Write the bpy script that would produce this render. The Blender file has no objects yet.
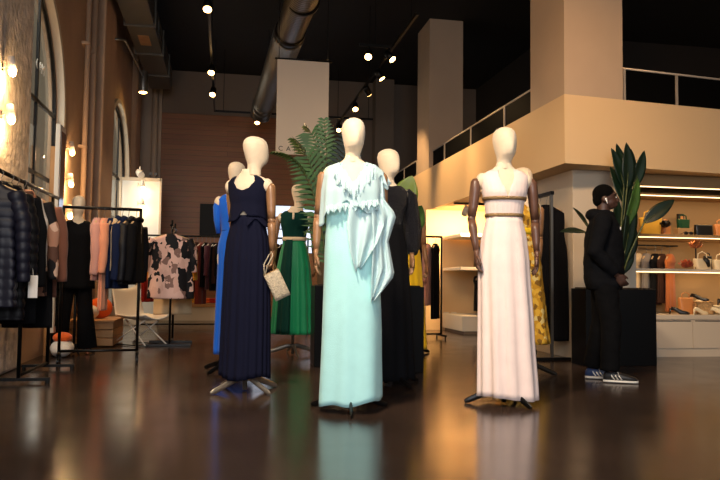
import bpy, bmesh, math, random
from mathutils import Vector, Matrix, noise
random.seed(7)
SC = bpy.context.scene
COL = SC.collection
PI = math.pi
D = math.radians

# ---------------------------------------------------------------- camera, world, lights, exposure
cam = bpy.data.cameras.new('camera'); cam_o = bpy.data.objects.new('camera', cam); COL.objects.link(cam_o)
cam.sensor_fit = 'HORIZONTAL'; cam.sensor_width = 36; cam.lens = 36; cam.clip_end = 200; cam.clip_start = .05
cam_o.matrix_world = (Matrix.Translation((0, 0, .84)) @ Matrix.Rotation(D(-10.6), 4, 'Z')
                      @ Matrix.Rotation(D(93.34), 4, 'X') @ Matrix.Rotation(.0115, 4, 'Z'))
SC.camera = cam_o
SC.view_settings.view_transform = 'Standard'; SC.view_settings.look = 'None'
SC.view_settings.gamma = 1; SC.view_settings.use_curve_mapping = False
SC.view_settings.exposure = 0.12
SC.cycles.max_bounces = 7; SC.cycles.transparent_max_bounces = 12; SC.cycles.sample_clamp_indirect = 6
SC.cycles.caustics_reflective = False; SC.cycles.caustics_refractive = False

world = bpy.data.worlds.new('world'); SC.world = world; world.use_nodes = True
bg = world.node_tree.nodes['Background']
bg.inputs['Color'].default_value = (.80, .82, .86, 1); bg.inputs['Strength'].default_value = .45

def area(name, loc, target, sx, sy, power, col, spread=180):
    l = bpy.data.lights.new(name, 'AREA'); l.shape = 'RECTANGLE'; l.size = sx; l.size_y = sy
    l.energy = power; l.color = col; l.spread = D(spread)
    o = bpy.data.objects.new(name, l); COL.objects.link(o); o.location = loc
    o.rotation_euler = (Vector(target) - Vector(loc)).to_track_quat('-Z', 'Y').to_euler()
    return o
def spot(name, loc, target, power, col, ang=60, blend=.6, r=.04):
    l = bpy.data.lights.new(name, 'SPOT'); l.energy = power; l.color = col
    l.spot_size = D(ang); l.spot_blend = blend; l.shadow_soft_size = r
    o = bpy.data.objects.new(name, l); COL.objects.link(o); o.location = loc
    o.rotation_euler = (Vector(target) - Vector(loc)).to_track_quat('-Z', 'Y').to_euler()
    return o
WARM = (1, .62, .28); SOFT = (1, .78, .54)
# daylight through the shop front behind the photographer and the arched windows of the left wall
area('daylight_shop_front', (-.8, -2.4, 2.6), (.7, 6, .3), 4.2, 2.4, 145, (.96, .97, 1), 110)
area('daylight_arched_window', (-3.2, 7.0, 4.6), (-.6, 7.6, 1.2), 2.4, 2.0, 170, (1, .93, .84))
area('daylight_far_window', (-2.7, 12.9, 2.6), (1.5, 13.2, 1.4), 1.4, 2.4, 60, (1, .90, .78))
# unseen lights added overhead to warm the mezzanine wall and brighten the display
area('added_wash_mezzanine', (1.4, 3.2, 4.6), (4.6, 7.4, 2.2), .5, .5, 30, (1, .60, .28), 80)
spot('added_spot_parapet', (3.3, 5.5, 4.9), (4.1, 7.3, 2.55), 62, (1, .54, .20), 64, .9, .06)
area('added_wash_display', (-.6, 2.2, 4.9), (1.1, 5.2, 1.1), .6, .6, 75, (1, .80, .58), 80)

# ---------------------------------------------------------------- materials
def lin(c):
    return tuple(((v/255)/12.92 if v/255 <= .04045 else ((v/255+.055)/1.055)**2.4) for v in c)
MATS = {}
def mat(name, rgb, rough=.6, metal=0, spec=.5, emit=None, estr=1, sheen=0, alpha=1, bump=None, var=None, trans=0):
    m = bpy.data.materials.new(name); m.use_nodes = True
    nt = m.node_tree; b = nt.nodes['Principled BSDF']
    c = lin(rgb)
    b.inputs['Base Color'].default_value = (*c, 1); b.inputs['Roughness'].default_value = rough
    b.inputs['Metallic'].default_value = metal; b.inputs['Specular IOR Level'].default_value = spec
    if sheen: b.inputs['Sheen Weight'].default_value = sheen
    if alpha < 1: b.inputs['Alpha'].default_value = alpha
    if trans: b.inputs['Transmission Weight'].default_value = trans
    if emit:
        b.inputs['Emission Color'].default_value = (*lin(emit), 1); b.inputs['Emission Strength'].default_value = estr
    tc = nt.nodes.new('ShaderNodeTexCoord')
    if var:                                   # (scale, amount): soft noise variation of the colour
        n = nt.nodes.new('ShaderNodeTexNoise'); n.inputs['Scale'].default_value = var[0]; n.inputs['Detail'].default_value = 4
        nt.links.new(tc.outputs['Object'], n.inputs['Vector'])
        r = nt.nodes.new('ShaderNodeValToRGB')
        r.color_ramp.elements[0].position = .3; r.color_ramp.elements[1].position = .7
        r.color_ramp.elements[0].color = (*[v*(1-var[1]) for v in c], 1)
        r.color_ramp.elements[1].color = (*[min(1, v*(1+var[1])) for v in c], 1)
        nt.links.new(n.outputs['Fac'], r.inputs['Fac']); nt.links.new(r.outputs['Color'], b.inputs['Base Color'])
    if bump:                                  # (scale, strength)
        n2 = nt.nodes.new('ShaderNodeTexNoise'); n2.inputs['Scale'].default_value = bump[0]; n2.inputs['Detail'].default_value = 5
        nt.links.new(tc.outputs['Object'], n2.inputs['Vector'])
        bp = nt.nodes.new('ShaderNodeBump'); bp.inputs['Strength'].default_value = bump[1]; bp.inputs['Distance'].default_value = .02
        nt.links.new(n2.outputs['Fac'], bp.inputs['Height']); nt.links.new(bp.outputs['Normal'], b.inputs['Normal'])
    MATS[name] = m
    return m
def fabric(name, rgb, rough=.75, sheen=.15, var=(9, .12)):
    dark = max(rgb) < 70
    return mat(name, rgb, rough+(.15 if dark else 0), 0, .12 if dark else .25, sheen=0 if dark else sheen, bump=(160, .15), var=(var[0], .04))

def printed(name, cols, scale, kind='voronoi', stretch=(1, 1, 1), noise_mix=.0):
    m = bpy.data.materials.new(name); m.use_nodes = True
    nt = m.node_tree; b = nt.nodes['Principled BSDF']; b.inputs['Roughness'].default_value = .75
    b.inputs['Specular IOR Level'].default_value = .25
    tc = nt.nodes.new('ShaderNodeTexCoord'); mp = nt.nodes.new('ShaderNodeMapping')
    mp.inputs['Scale'].default_value = stretch
    nt.links.new(tc.outputs['Object'], mp.inputs['Vector'])
    if kind == 'voronoi':
        v = nt.nodes.new('ShaderNodeTexVoronoi'); v.inputs['Scale'].default_value = scale
        dn = nt.nodes.new('ShaderNodeTexNoise'); dn.inputs['Scale'].default_value = scale*.9; dn.inputs['Detail'].default_value = 1
        nt.links.new(mp.outputs['Vector'], dn.inputs['Vector'])
        ad = nt.nodes.new('ShaderNodeMix'); ad.data_type = 'VECTOR'; ad.inputs['Factor'].default_value = noise_mix
        nt.links.new(mp.outputs['Vector'], ad.inputs['A']); nt.links.new(dn.outputs['Color'], ad.inputs['B'])
        nt.links.new(ad.outputs['Result'], v.inputs['Vector'])
        sp = nt.nodes.new('ShaderNodeSeparateColor'); nt.links.new(v.outputs['Color'], sp.inputs['Color'])
        src = sp.outputs[0]
    else:
        v = nt.nodes.new('ShaderNodeTexNoise'); v.inputs['Scale'].default_value = scale; v.inputs['Detail'].default_value = 1
        v.inputs['Distortion'].default_value = 1.2
        nt.links.new(mp.outputs['Vector'], v.inputs['Vector']); src = v.outputs['Fac']
    r = nt.nodes.new('ShaderNodeValToRGB'); r.color_ramp.interpolation = 'CONSTANT'
    els = r.color_ramp.elements
    while len(els) < len(cols): els.new(.5)
    for i, (p, c) in enumerate(cols):
        els[i].position = p
    for i, (p, c) in enumerate(cols):
        els[i].color = (*lin(c), 1)
    nt.links.new(src, r.inputs['Fac']); nt.links.new(r.outputs['Color'], b.inputs['Base Color'])
    MATS[name] = m
    return m

def floor_mat():
    m = bpy.data.materials.new('polished_brown_concrete'); m.use_nodes = True
    nt = m.node_tree; b = nt.nodes['Principled BSDF']
    tc = nt.nodes.new('ShaderNodeTexCoord')
    n = nt.nodes.new('ShaderNodeTexNoise'); n.inputs['Scale'].default_value = .9; n.inputs['Detail'].default_value = 8
    nt.links.new(tc.outputs['Object'], n.inputs['Vector'])
    r = nt.nodes.new('ShaderNodeValToRGB'); r.color_ramp.elements[0].position = .3; r.color_ramp.elements[1].position = .75
    r.color_ramp.elements[0].color = (*lin((46, 35, 29)), 1); r.color_ramp.elements[1].color = (*lin((70, 54, 45)), 1)
    nt.links.new(n.outputs['Fac'], r.inputs['Fac']); nt.links.new(r.outputs['Color'], b.inputs['Base Color'])
    n2 = nt.nodes.new('ShaderNodeTexNoise'); n2.inputs['Scale'].default_value = 3; n2.inputs['Detail'].default_value = 6
    nt.links.new(tc.outputs['Object'], n2.inputs['Vector'])
    mr = nt.nodes.new('ShaderNodeMapRange'); mr.inputs['To Min'].default_value = .13; mr.inputs['To Max'].default_value = .25
    nt.links.new(n2.outputs['Fac'], mr.inputs['Value']); nt.links.new(mr.outputs['Result'], b.inputs['Roughness'])
    bp = nt.nodes.new('ShaderNodeBump'); bp.inputs['Strength'].default_value = .04; bp.inputs['Distance'].default_value = .02
    nt.links.new(n2.outputs['Fac'], bp.inputs['Height']); nt.links.new(bp.outputs['Normal'], b.inputs['Normal'])
    b.inputs['Specular IOR Level'].default_value = .62
    return m
def plank_mat(name, c1, c2, rough=.45, row=.16, brick=2.4):
    m = bpy.data.materials.new(name); m.use_nodes = True
    nt = m.node_tree; b = nt.nodes['Principled BSDF']; b.inputs['Roughness'].default_value = rough
    tc = nt.nodes.new('ShaderNodeTexCoord'); sx = nt.nodes.new('ShaderNodeSeparateXYZ'); cx = nt.nodes.new('ShaderNodeCombineXYZ')
    nt.links.new(tc.outputs['Object'], sx.inputs[0])
    nt.links.new(sx.outputs['X'], cx.inputs['X']); nt.links.new(sx.outputs['Z'], cx.inputs['Y'])
    br = nt.nodes.new('ShaderNodeTexBrick'); br.inputs['Scale'].default_value = 1
    br.inputs['Brick Width'].default_value = brick; br.inputs['Row Height'].default_value = row
    br.inputs['Mortar Size'].default_value = .006; br.inputs['Color1'].default_value = (*lin(c1), 1)
    br.inputs['Color2'].default_value = (*lin(c2), 1); br.inputs['Mortar'].default_value = (*[v*.6 for v in lin(c1)], 1)
    nt.links.new(cx.outputs[0], br.inputs['Vector'])
    mp = nt.nodes.new('ShaderNodeMapping'); mp.inputs['Scale'].default_value = (1.5, 20, 1)
    nt.links.new(cx.outputs[0], mp.inputs['Vector'])
    n = nt.nodes.new('ShaderNodeTexNoise'); n.inputs['Scale'].default_value = 2; n.inputs['Detail'].default_value = 5
    nt.links.new(mp.outputs[0], n.inputs['Vector'])
    mx = nt.nodes.new('ShaderNodeMix'); mx.data_type = 'RGBA'; mx.blend_type = 'MULTIPLY'; mx.inputs['Factor'].default_value = .5
    nt.links.new(br.outputs['Color'], mx.inputs['A']); nt.links.new(n.outputs['Color'], mx.inputs['B'])
    nt.links.new(mx.outputs['Result'], b.inputs['Base Color'])
    return m
def glass_mat():
    m = bpy.data.materials.new('window_glass'); m.use_nodes = True
    nt = m.node_tree; nt.nodes.remove(nt.nodes['Principled BSDF'])
    out = nt.nodes['Material Output']
    t = nt.nodes.new('ShaderNodeBsdfTransparent'); t.inputs['Color'].default_value = (.9, .92, .9, 1)
    g = nt.nodes.new('ShaderNodeBsdfGlossy'); g.inputs['Roughness'].default_value = .02
    f = nt.nodes.new('ShaderNodeFresnel'); f.inputs['IOR'].default_value = 1.5
    mx = nt.nodes.new('ShaderNodeMixShader')
    ge = nt.nodes.new('ShaderNodeNewGeometry'); ma = nt.nodes.new('ShaderNodeMath'); ma.operation = 'SUBTRACT'; ma.use_clamp = True
    nt.links.new(f.outputs[0], ma.inputs[0]); nt.links.new(ge.outputs['Backfacing'], ma.inputs[1])
    nt.links.new(ma.outputs[0], mx.inputs[0]); nt.links.new(t.outputs[0], mx.inputs[1]); nt.links.new(g.outputs[0], mx.inputs[2])
    nt.links.new(mx.outputs[0], out.inputs['Surface'])
    return m
def ribbed_metal(name, rgb, scale):
    m = mat(name, rgb, .38, .85)
    nt = m.node_tree; b = nt.nodes['Principled BSDF']
    tc = nt.nodes.new('ShaderNodeTexCoord'); w = nt.nodes.new('ShaderNodeTexWave'); w.bands_direction = 'Y'
    w.inputs['Scale'].default_value = scale
    nt.links.new(tc.outputs['Object'], w.inputs['Vector'])
    bp = nt.nodes.new('ShaderNodeBump'); bp.inputs['Strength'].default_value = .6; bp.inputs['Distance'].default_value = .03
    nt.links.new(w.outputs['Fac'], bp.inputs['Height']); nt.links.new(bp.outputs['Normal'], b.inputs['Normal'])
    return m

M_floor = floor_mat()
M_glass = glass_mat()
M_wood_wall = plank_mat('horizontal_plank_wall', (168, 106, 58), (152, 96, 52), row=.12, brick=7)
M_plaster = mat('plaster_warm', (190, 172, 152), .8, var=(1.2, .07), bump=(30, .15))
M_brown_plaster = mat('plaster_brown', (182, 150, 122), .75, var=(1.5, .12), bump=(25, .3))
M_rough = mat('rough_brick_render', (212, 198, 184), .9, var=(7, .28), bump=(16, 1.0))
M_black = mat('ceiling_black', (8, 7, 7), .8)
M_mezz = mat('mezzanine_paint', (216, 186, 144), .7, var=(.8, .03))
M_dark_wall = mat('mezzanine_wall_in_shade', (38, 31, 26), .8)  # shade of the unlit upper floor is put into this wall colour
M_grey_wall = mat('grey_back_wall', (118, 104, 92), .8, var=(.7, .08))
M_column = mat('column_plaster', (178, 156, 134), .75, var=(1.2, .05))
M_white = mat('white_paint', (222, 214, 202), .55)
M_offwhite = mat('off_white_paint', (206, 190, 168), .6)
M_tan = mat('niche_tan', (158, 126, 84), .7)
M_stone = mat('exterior_stone', (196, 172, 140), .9, var=(1, .1))
M_blackmetal = mat('black_metal', (20, 19, 19), .4, .6)
M_greymetal = mat('grey_metal', (120, 116, 110), .35, .8)
M_chrome = mat('brushed_nickel', (200, 190, 176), .3, .9)
M_duct = ribbed_metal('spiral_duct', (112, 108, 102), 5)
M_rectduct = mat('painted_duct', (88, 84, 76), .5, .4)
M_linen = mat('mannequin_linen', (226, 205, 176), .7, bump=(220, .12), var=(40, .03), sheen=.2)
M_armwood = mat('mannequin_wood', (138, 100, 68), .4, var=(14, .14))
M_darkwoodarm = mat('mannequin_dark_wood', (96, 64, 48), .4, var=(14, .14))
M_hangerwood = mat('hanger_wood', (196, 160, 116), .5)
M_blackgloss = mat('black_gloss_plinth', (7, 7, 8), .3, spec=.2)
M_leaf = mat('leaf_green', (58, 92, 38), .45, var=(6, .3))
M_leafdark = mat('leaf_dark_green', (14, 34, 22), .4, var=(5, .3))
M_leafyoung = mat('leaf_bright', (96, 116, 34), .45, var=(6, .2))
M_stem = mat('stem_green', (76, 82, 40), .5)
M_soil = mat('potting_soil', (46, 34, 26), .95, bump=(40, 1))
M_led = mat('led_strip', (255, 240, 210), .5, emit=(255, 216, 158), estr=3.2)
M_lamp = mat('lamp_glow', (255, 235, 200), .5, emit=(255, 196, 116), estr=14)
M_bulb = mat('bulb_glow', (255, 235, 200), .5, emit=(255, 196, 110), estr=34)
M_screen = mat('screen_glow', (220, 230, 245), .3, emit=(206, 222, 248), estr=1.15)
M_rail = mat('pale_rail_metal', (176, 164, 150), .45, .3)
M_darkpanel = mat('dark_infill', (5, 5, 5), .7, spec=.05)
M_screenoff = mat('screen_off', (6, 6, 7), .5, spec=.2)
M_oak = mat('light_oak', (172, 126, 78), .5, var=(8, .1))
M_skin = mat('dark_skin', (66, 42, 32), .5)
M_hair = mat('black_hair', (6, 5, 5), .95, spec=.1, bump=(140, .8))

# ---------------------------------------------------------------- mesh helpers
class MB:
    def __init__(s): s.V = []; s.F = []
    def add(s, vs, fs):
        o = len(s.V); s.V += [tuple(v) for v in vs]; s.F += [tuple(i+o for i in f) for f in fs]; return s
    def box(s, c, size, rz=0, rot=None):
        hx, hy, hz = [v/2 for v in size]
        vs = [Vector((x, y, z)) for z in (-hz, hz) for y in (-hy, hy) for x in (-hx, hx)]
        R = rot if rot is not None else Matrix.Rotation(rz, 3, 'Z')
        vs = [R @ v + Vector(c) for v in vs]
        return s.add(vs, [(0, 2, 3, 1), (4, 5, 7, 6), (0, 1, 5, 4), (2, 6, 7, 3), (0, 4, 6, 2), (1, 3, 7, 5)])
    def bb(s, x0, x1, y0, y1, z0, z1):
        return s.box(((x0+x1)/2, (y0+y1)/2, (z0+z1)/2), (abs(x1-x0), abs(y1-y0), abs(z1-z0)))
    def rings(s, R, cap0=True, cap1=True):
        n = len(R[0]); vs = [p for r in R for p in r]; fs = []
        for i in range(len(R)-1):
            for j in range(n):
                k = (j+1) % n
                fs.append((i*n+j, i*n+k, (i+1)*n+k, (i+1)*n+j))
        if cap0: fs.append(tuple(range(n-1, -1, -1)))
        if cap1: fs.append(tuple((len(R)-1)*n+j for j in range(n)))
        return s.add(vs, fs)
    def grid(s, G):
        m = len(G[0]); vs = [p for r in G for p in r]
        fs = [(i*m+j, i*m+j+1, (i+1)*m+j+1, (i+1)*m+j) for i in range(len(G)-1) for j in range(m-1)]
        return s.add(vs, fs)
    def tube(s, pts, r, n=10, ry=None, up=None, caps=True):
        pts = [Vector(p) for p in pts]; k = len(pts)
        rs = r if isinstance(r, (list, tuple)) else [r]*k
        R = []; u = None
        for i, p in enumerate(pts):
            t = (pts[min(i+1, k-1)]-pts[max(i-1, 0)])
            t = t.normalized() if t.length > 1e-9 else Vector((0, 0, 1))
            if u is None:
                u = Vector(up) if up else (Vector((0, 0, 1)) if abs(t.z) < .9 else Vector((1, 0, 0)))
            u = u-t*u.dot(t); u = u.normalized() if u.length > 1e-6 else t.orthogonal().normalized()
            w = t.cross(u); q = ry if ry is not None else 1
            R.append([p+u*math.cos(a)*rs[i]+w*math.sin(a)*rs[i]*q for a in [2*PI*j/n for j in range(n)]])
        return s.rings(R, caps, caps)
    def ell(s, c, r, nu=20, nv=12, rot=None):
        r = (r, r, r) if not isinstance(r, (tuple, list)) else r
        R = []
        for i in range(1, nv):
            a = PI*i/nv
            R.append([Vector((math.cos(b)*math.sin(a)*r[0], math.sin(b)*math.sin(a)*r[1], -math.cos(a)*r[2])) for b in [2*PI*j/nu for j in range(nu)]])
        top = [Vector((0, 0, -r[2]))]; bot = [Vector((0, 0, r[2]))]
        o = len(s.V); vs = top+[p for q in R for p in q]+bot
        if rot is not None: vs = [rot @ v for v in vs]
        fs = [(0, 1+(j+1) % nu, 1+j) for j in range(nu)]
        for i in range(len(R)-1):
            for j in range(nu):
                k = (j+1) % nu
                fs.append((1+i*nu+j, 1+i*nu+k, 1+(i+1)*nu+k, 1+(i+1)*nu+j))
        L = 1+(len(R)-1)*nu; e = len(vs)-1
        fs += [(L+j, L+(j+1) % nu, e) for j in range(nu)]
        return s.add([v+Vector(c) for v in vs], fs)
    def prism(s, poly, axis, a, b):           # closed 2D polygon swept along an axis from a to b
        def P(u, v, w): return {'x': (w, u, v), 'y': (u, w, v), 'z': (u, v, w)}[axis]
        n = len(poly)
        vs = [P(u, v, a) for u, v in poly]+[P(u, v, b) for u, v in poly]
        fs = [tuple(range(n)), tuple(range(2*n-1, n-1, -1))]+[(j, j+n, (j+1) % n+n, (j+1) % n) for j in range(n)]
        return s.add(vs, fs)
    def build(s, name, m, parent=None, smooth=False, bev=0, sol=0, sub=0):
        me = bpy.data.meshes.new(name); me.from_pydata([tuple(v) for v in s.V], [], s.F)
        me.materials.append(m)
        bm = bmesh.new(); bm.from_mesh(me); bmesh.ops.recalc_face_normals(bm, faces=bm.faces); bm.to_mesh(me); bm.free()
        if smooth:
            for p in me.polygons: p.use_smooth = True
        o = bpy.data.objects.new(name, me); COL.objects.link(o)
        if parent is not None: o.parent = parent
        if sol: d = o.modifiers.new('s', 'SOLIDIFY'); d.thickness = sol; d.offset = 0
        if bev: d = o.modifiers.new('b', 'BEVEL'); d.width = bev; d.segments = 2; d.limit_method = 'ANGLE'
        if sub: d = o.modifiers.new('u', 'SUBSURF'); d.levels = sub; d.render_levels = sub
        return o

def organic(name, mb, m, parent=None, voxel=.012, smooth=6):
    """closed overlapping lumps fused into one continuous skin"""
    me = bpy.data.meshes.new(name); me.from_pydata([tuple(v) for v in mb.V], [], mb.F)
    bm = bmesh.new(); bm.from_mesh(me); bmesh.ops.recalc_face_normals(bm, faces=bm.faces); bm.to_mesh(me); bm.free()
    t = bpy.data.objects.new('tmp', me); COL.objects.link(t)
    r = t.modifiers.new('r', 'REMESH'); r.mode = 'VOXEL'; r.voxel_size = voxel
    sm = t.modifiers.new('s', 'SMOOTH'); sm.factor = .5; sm.iterations = smooth
    dg = bpy.context.evaluated_depsgraph_get(); dg.update()
    me2 = bpy.data.meshes.new_from_object(t.evaluated_get(dg)); bpy.data.objects.remove(t)
    me2.name = name; me2.materials.clear(); me2.materials.append(m)
    for p in me2.polygons: p.use_smooth = True
    o = bpy.data.objects.new(name, me2); COL.objects.link(o)
    if parent is not None: o.parent = parent
    return o

def tag(o, label=None, cat=None, group=None, kind=None):
    if label: o['label'] = label
    if cat: o['category'] = cat
    if group: o['group'] = group
    if kind: o['kind'] = kind
    return o
def thing(name, label, cat, loc=(0, 0, 0), rz=0, group=None):
    o = bpy.data.objects.new(name, None); COL.objects.link(o); o.empty_display_size = .1
    o.location = loc; o.rotation_euler = (0, 0, rz)
    return tag(o, label, cat, group)
def struct(name, mb, m, **k):
    o = mb.build(name, m, **k); o['kind'] = 'structure'; return o
def copy_tree(o, parent=None):
    c = o.copy(); COL.objects.link(c)
    if parent is not None: c.parent = parent
    for ch in list(o.children): copy_tree(ch, c)
    return c

# ---------------------------------------------------------------- room shell
XL, YB, ZC = -1.95, 17.0, 5.7
XM, YM = 3.61, 7.23             # corner of the mezzanine front
struct('floor', MB().bb(-2.6, 11, -3, 17.3, -.1, 0), M_floor)
struct('ceiling', MB().bb(-2.6, 11, -3, 17.3, ZC, ZC+.1), M_black)
def arch_poly(yc, R, zs, z0, n=28, grow=0):
    R2 = R+grow
    return [(yc-R2, z0)]+[(yc-R2*math.cos(PI*i/n), zs+R2*math.sin(PI*i/n)) for i in range(n+1)]+[(yc+R2, z0)]
ARCH = [(7.57, 1.3, 2.68), (13.4, 1.3, 2.68)]
def left_wall():
    # strips between the two arched openings, and the wall above each arch
    mb = MB(); x0, x1 = XL-.12, XL
    for a, b in ((-3, 6.27), (8.87, 12.1), (14.7, YB)): mb.bb(x0, x1, a, b, 0, ZC)
    for yc, R, zs in ARCH:
        n = 28
        pts = [(yc-R*math.cos(PI*i/n), zs+R*math.sin(PI*i/n)) for i in range(n+1)]
        for i in range(n):
            (ya, za), (yb, zb) = pts[i], pts[i+1]
            vs = [(x, y, z) for x in (x0, x1) for (y, z) in ((ya, za), (yb, zb), (yb, ZC), (ya, ZC))]
            mb.add(vs, [(0, 1, 2, 3), (4, 7, 6, 5), (0, 4, 5, 1), (2, 6, 7, 3)])
        mb.bb(x0, x1, yc-R, yc+R, 0, .35)
    return struct('wall_left', mb, M_brown_plaster)
left_wall()
def right_back():
    # grey upper wall behind, wood clad lower left
    struct('wall_back', MB().bb(-2.3, 11, YB, YB+.2, 0, ZC), M_grey_wall)
    struct('trim_1', MB().bb(-1.5, 2.15, YB-.05, YB-.001, 0, 4.69), M_wood_wall)
    struct('trim_2', MB().bb(-1.95, -1.5, YB-.12, YB-.001, 0, ZC), M_plaster)
    struct('trim_3', MB().bb(3.45, 3.9, YB-.4, YB-.001, 0, ZC), M_grey_wall)
right_back()
struct('wall_right', MB().bb(10.9, 11.1, -3, 17.3, 0, ZC), M_mezz)
# near rough pillar and second pillar on the left
pil = MB().bb(XL-.2, -1.87, 4.6, 7.34, 0, ZC)
struct('trim_4', pil, M_rough, bev=.03)
struct('trim_5', MB().bb(XL-.1, -1.80, 10.93, 12.0, 0, ZC), M_brown_plaster, bev=.03)
struct('trim_6', MB().bb(XL-.1, -1.84, 15.2, 15.9, 0, ZC), M_brown_plaster, bev=.08)
# arched windows
for wi, (yc, R, zs) in enumerate(ARCH):
    w = bpy.data.objects.new('window_%d' % (wi+1), None); COL.objects.link(w); w['kind'] = 'structure'
    # pale curved surround, dark inner frame, muntins, pane
    def arc_band(r0, r1, xa, xb):
        mb = MB(); n = 36
        outer = [(yc-r1, .35)]+[(yc-r1*math.cos(PI*i/n), zs+r1*math.sin(PI*i/n)) for i in range(n+1)]+[(yc+r1, .35)]
        inner = [(yc-r0, .35)]+[(yc-r0*math.cos(PI*i/n), zs+r0*math.sin(PI*i/n)) for i in range(n+1)]+[(yc+r0, .35)]
        for i in range(len(outer)-1):
            q = [outer[i], outer[i+1], inner[i+1], inner[i]]
            vs = [(x, y, z) for x in (xa, xb) for y, z in q]
            mb.add(vs, [(0, 1, 2, 3), (4, 7, 6, 5), (0, 4, 5, 1), (1, 5, 6, 2), (2, 6, 7, 3), (3, 7, 4, 0)])
        return mb
    arc_band(R-.01, R+.07, XL-.02, XL+.06).build('window_surround', M_offwhite, w)
    arc_band(R-.06, R-.008, XL-.07, XL-.03).build('window_frame', M_blackmetal, w)
    mu = MB()
    for z in (1.15, 1.95, 2.72): mu.bb(XL-.065, XL-.035, yc-R+.05, yc+R-.05, z-.02, z+.02)
    for y in (yc-.45, yc+.45): mu.bb(XL-.065, XL-.035, y-.02, y+.02, .35, zs+1.15)
    mu.build('window_muntin', M_blackmetal, w)
    MB().prism(arch_poly(yc, R, zs, .35, grow=-.05), 'x', XL-.055, XL-.045).build('window_pane', M_glass, w)
# building across the street, seen through the panes
ext = thing('facade', 'pale stone building front across the street behind the arched windows', 'building', (-5.2, 11, 0))
MB().bb(-.3, 0, -9, 34, -.1, 9).build('facade_wall', M_stone, ext)
for y in (-5, -1.6, 17.5, 21):
    for z in (1.2, 5):
        MB().bb(-.02, .04, y-.6, y+.6, z, z+2.2).build('facade_window', M_dark_wall, ext)
struct('ground_outside', MB().bb(-5.6, -2.6, -2, 45, -.12, -.02), M_stone)

# pipes on the left wall between the windows
for i, (y, r, lab) in enumerate(((10.05, .035, 'thin'), (10.45, .05, 'thicker'))):
    t = thing('wall_pipe', '%s brown vertical pipe on the wall between the two arched windows, %s of the pair' % (lab, ('nearer', 'farther')[i]), 'pipe', (XL+.07, y, 0))
    MB().tube([(0, 0, .0), (0, 0, ZC)], r, 12).build('pipe', M_brown_plaster, t, smooth=True)
    for z in (1.2, 2.6, 4.0): MB().box((-.02, 0, z), (.1, r*2+.05, .04)).build('bracket', M_brown_plaster, t)
t = thing('wall_pipe', 'pale thick vertical pipe in the far left corner beside the plank wall', 'pipe', (-1.62, 16.6, 0))
MB().tube([(0, 0, 0), (0, 0, ZC)], .07, 14).build('pipe', M_plaster, t, smooth=True)
for z in (1.4, 3.2): MB().box((0, 0.02, z), (.17, .17, .05)).build('bracket', M_greymetal, t)

# mezzanine: slab, parapet, soffit, columns
slant = .11
def front_y(x): return YM+(x-XM)*slant
def mez_poly(dx, dy, x_end=11):
    return [(XM+dx, YM+dy), (x_end, front_y(x_end)+dy), (x_end, YB), (XM+dx, YB)]
struct('ceiling_mezzanine', MB().prism(mez_poly(0, 0), 'z', 2.158, 2.42), M_mezz)
pp = MB()
pp.prism([(XM, YM), (11, front_y(11)), (11, front_y(11)+.15), (XM, YM+.15)], 'z', 2.42, 2.92)
pp.bb(XM, XM+.15, YM+.15, YB-.001, 2.42, 2.92)
struct('wall_mezzanine', pp, M_mezz)
struct('trim_7', MB().prism([(XM+.001, YM+.001), (4.36, front_y(4.36)+.001), (4.36, 8.12), (XM+.001, 8.12)], 'z', 2.92, ZC), M_column)
struct('trim_8', MB().bb(XM+.001, 4.25, 12.55, 13.38, 2.92, ZC), M_column)
struct('wall_inner', MB().bb(6.1, 6.25, 13.0, YB, 2.42, ZC).bb(6.1, 10.9, 12.9, 13.0, 2.42, ZC), M_dark_wall)  # darkness behind the columns painted on; cross partition added to carry it
# columns and walls below the mezzanine
struct('trim_9', MB().bb(3.90, 4.69, 7.62, 8.62, 0, 2.158), M_offwhite, bev=.004)
struct('wall_alcove', MB().bb(3.55, 7.0, 12.5, 12.62, 0, 2.158), M_mezz)
struct('wall_niche', MB().bb(4.69, 10.9, 8.35, 8.45, 0, 2.158), M_tan)
struct('wall_fitting', MB().bb(6.2, 6.3, 8.45, 12.5, 0, 2.158), M_mezz)

# railings
def railing(label, pts, post_ts, up=0):
    a, b = Vector(pts[0]), Vector(pts[1])
    t = thing('railing', label, 'railing', (0, 0, 0))
    t.location = a; d = b-a; L = d.length; ang = math.atan2(d.y, d.x); t.rotation_euler = (0, 0, ang)
    MB().tube([(0, 0, .315+up), (L, 0, .315+up)], .013, 10).build('top_rail', M_rail, t, smooth=True)
    MB().bb(0.02, L-.02, -.004, .004, .01, .30+up).build('dark_panel', M_darkpanel, t)
    for s in post_ts: MB().bb(s*L-.014, s*L+.014, -.02, .012, 0, .31+up).build('post', M_rail, t)
railing('thin metal railing with dark panels on the parapet between the two square columns', ((XM+.06, 12.5, 2.92), (XM+.06, 8.16, 2.92)), (.17, .48, .79))
railing('metal railing with dark panels on the parapet beyond the far square column', ((XM+.06, 16.5, 2.92), (XM+.06, 13.42, 2.92)), (.03, .31, .62, .95))
railing('thin metal railing with dark panels on the mezzanine front at the right', ((4.40, front_y(4.40)+.06, 2.92), (8, front_y(8)+.06, 2.92)), (.002, .20, .42, .64, .88), .065)

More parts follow.
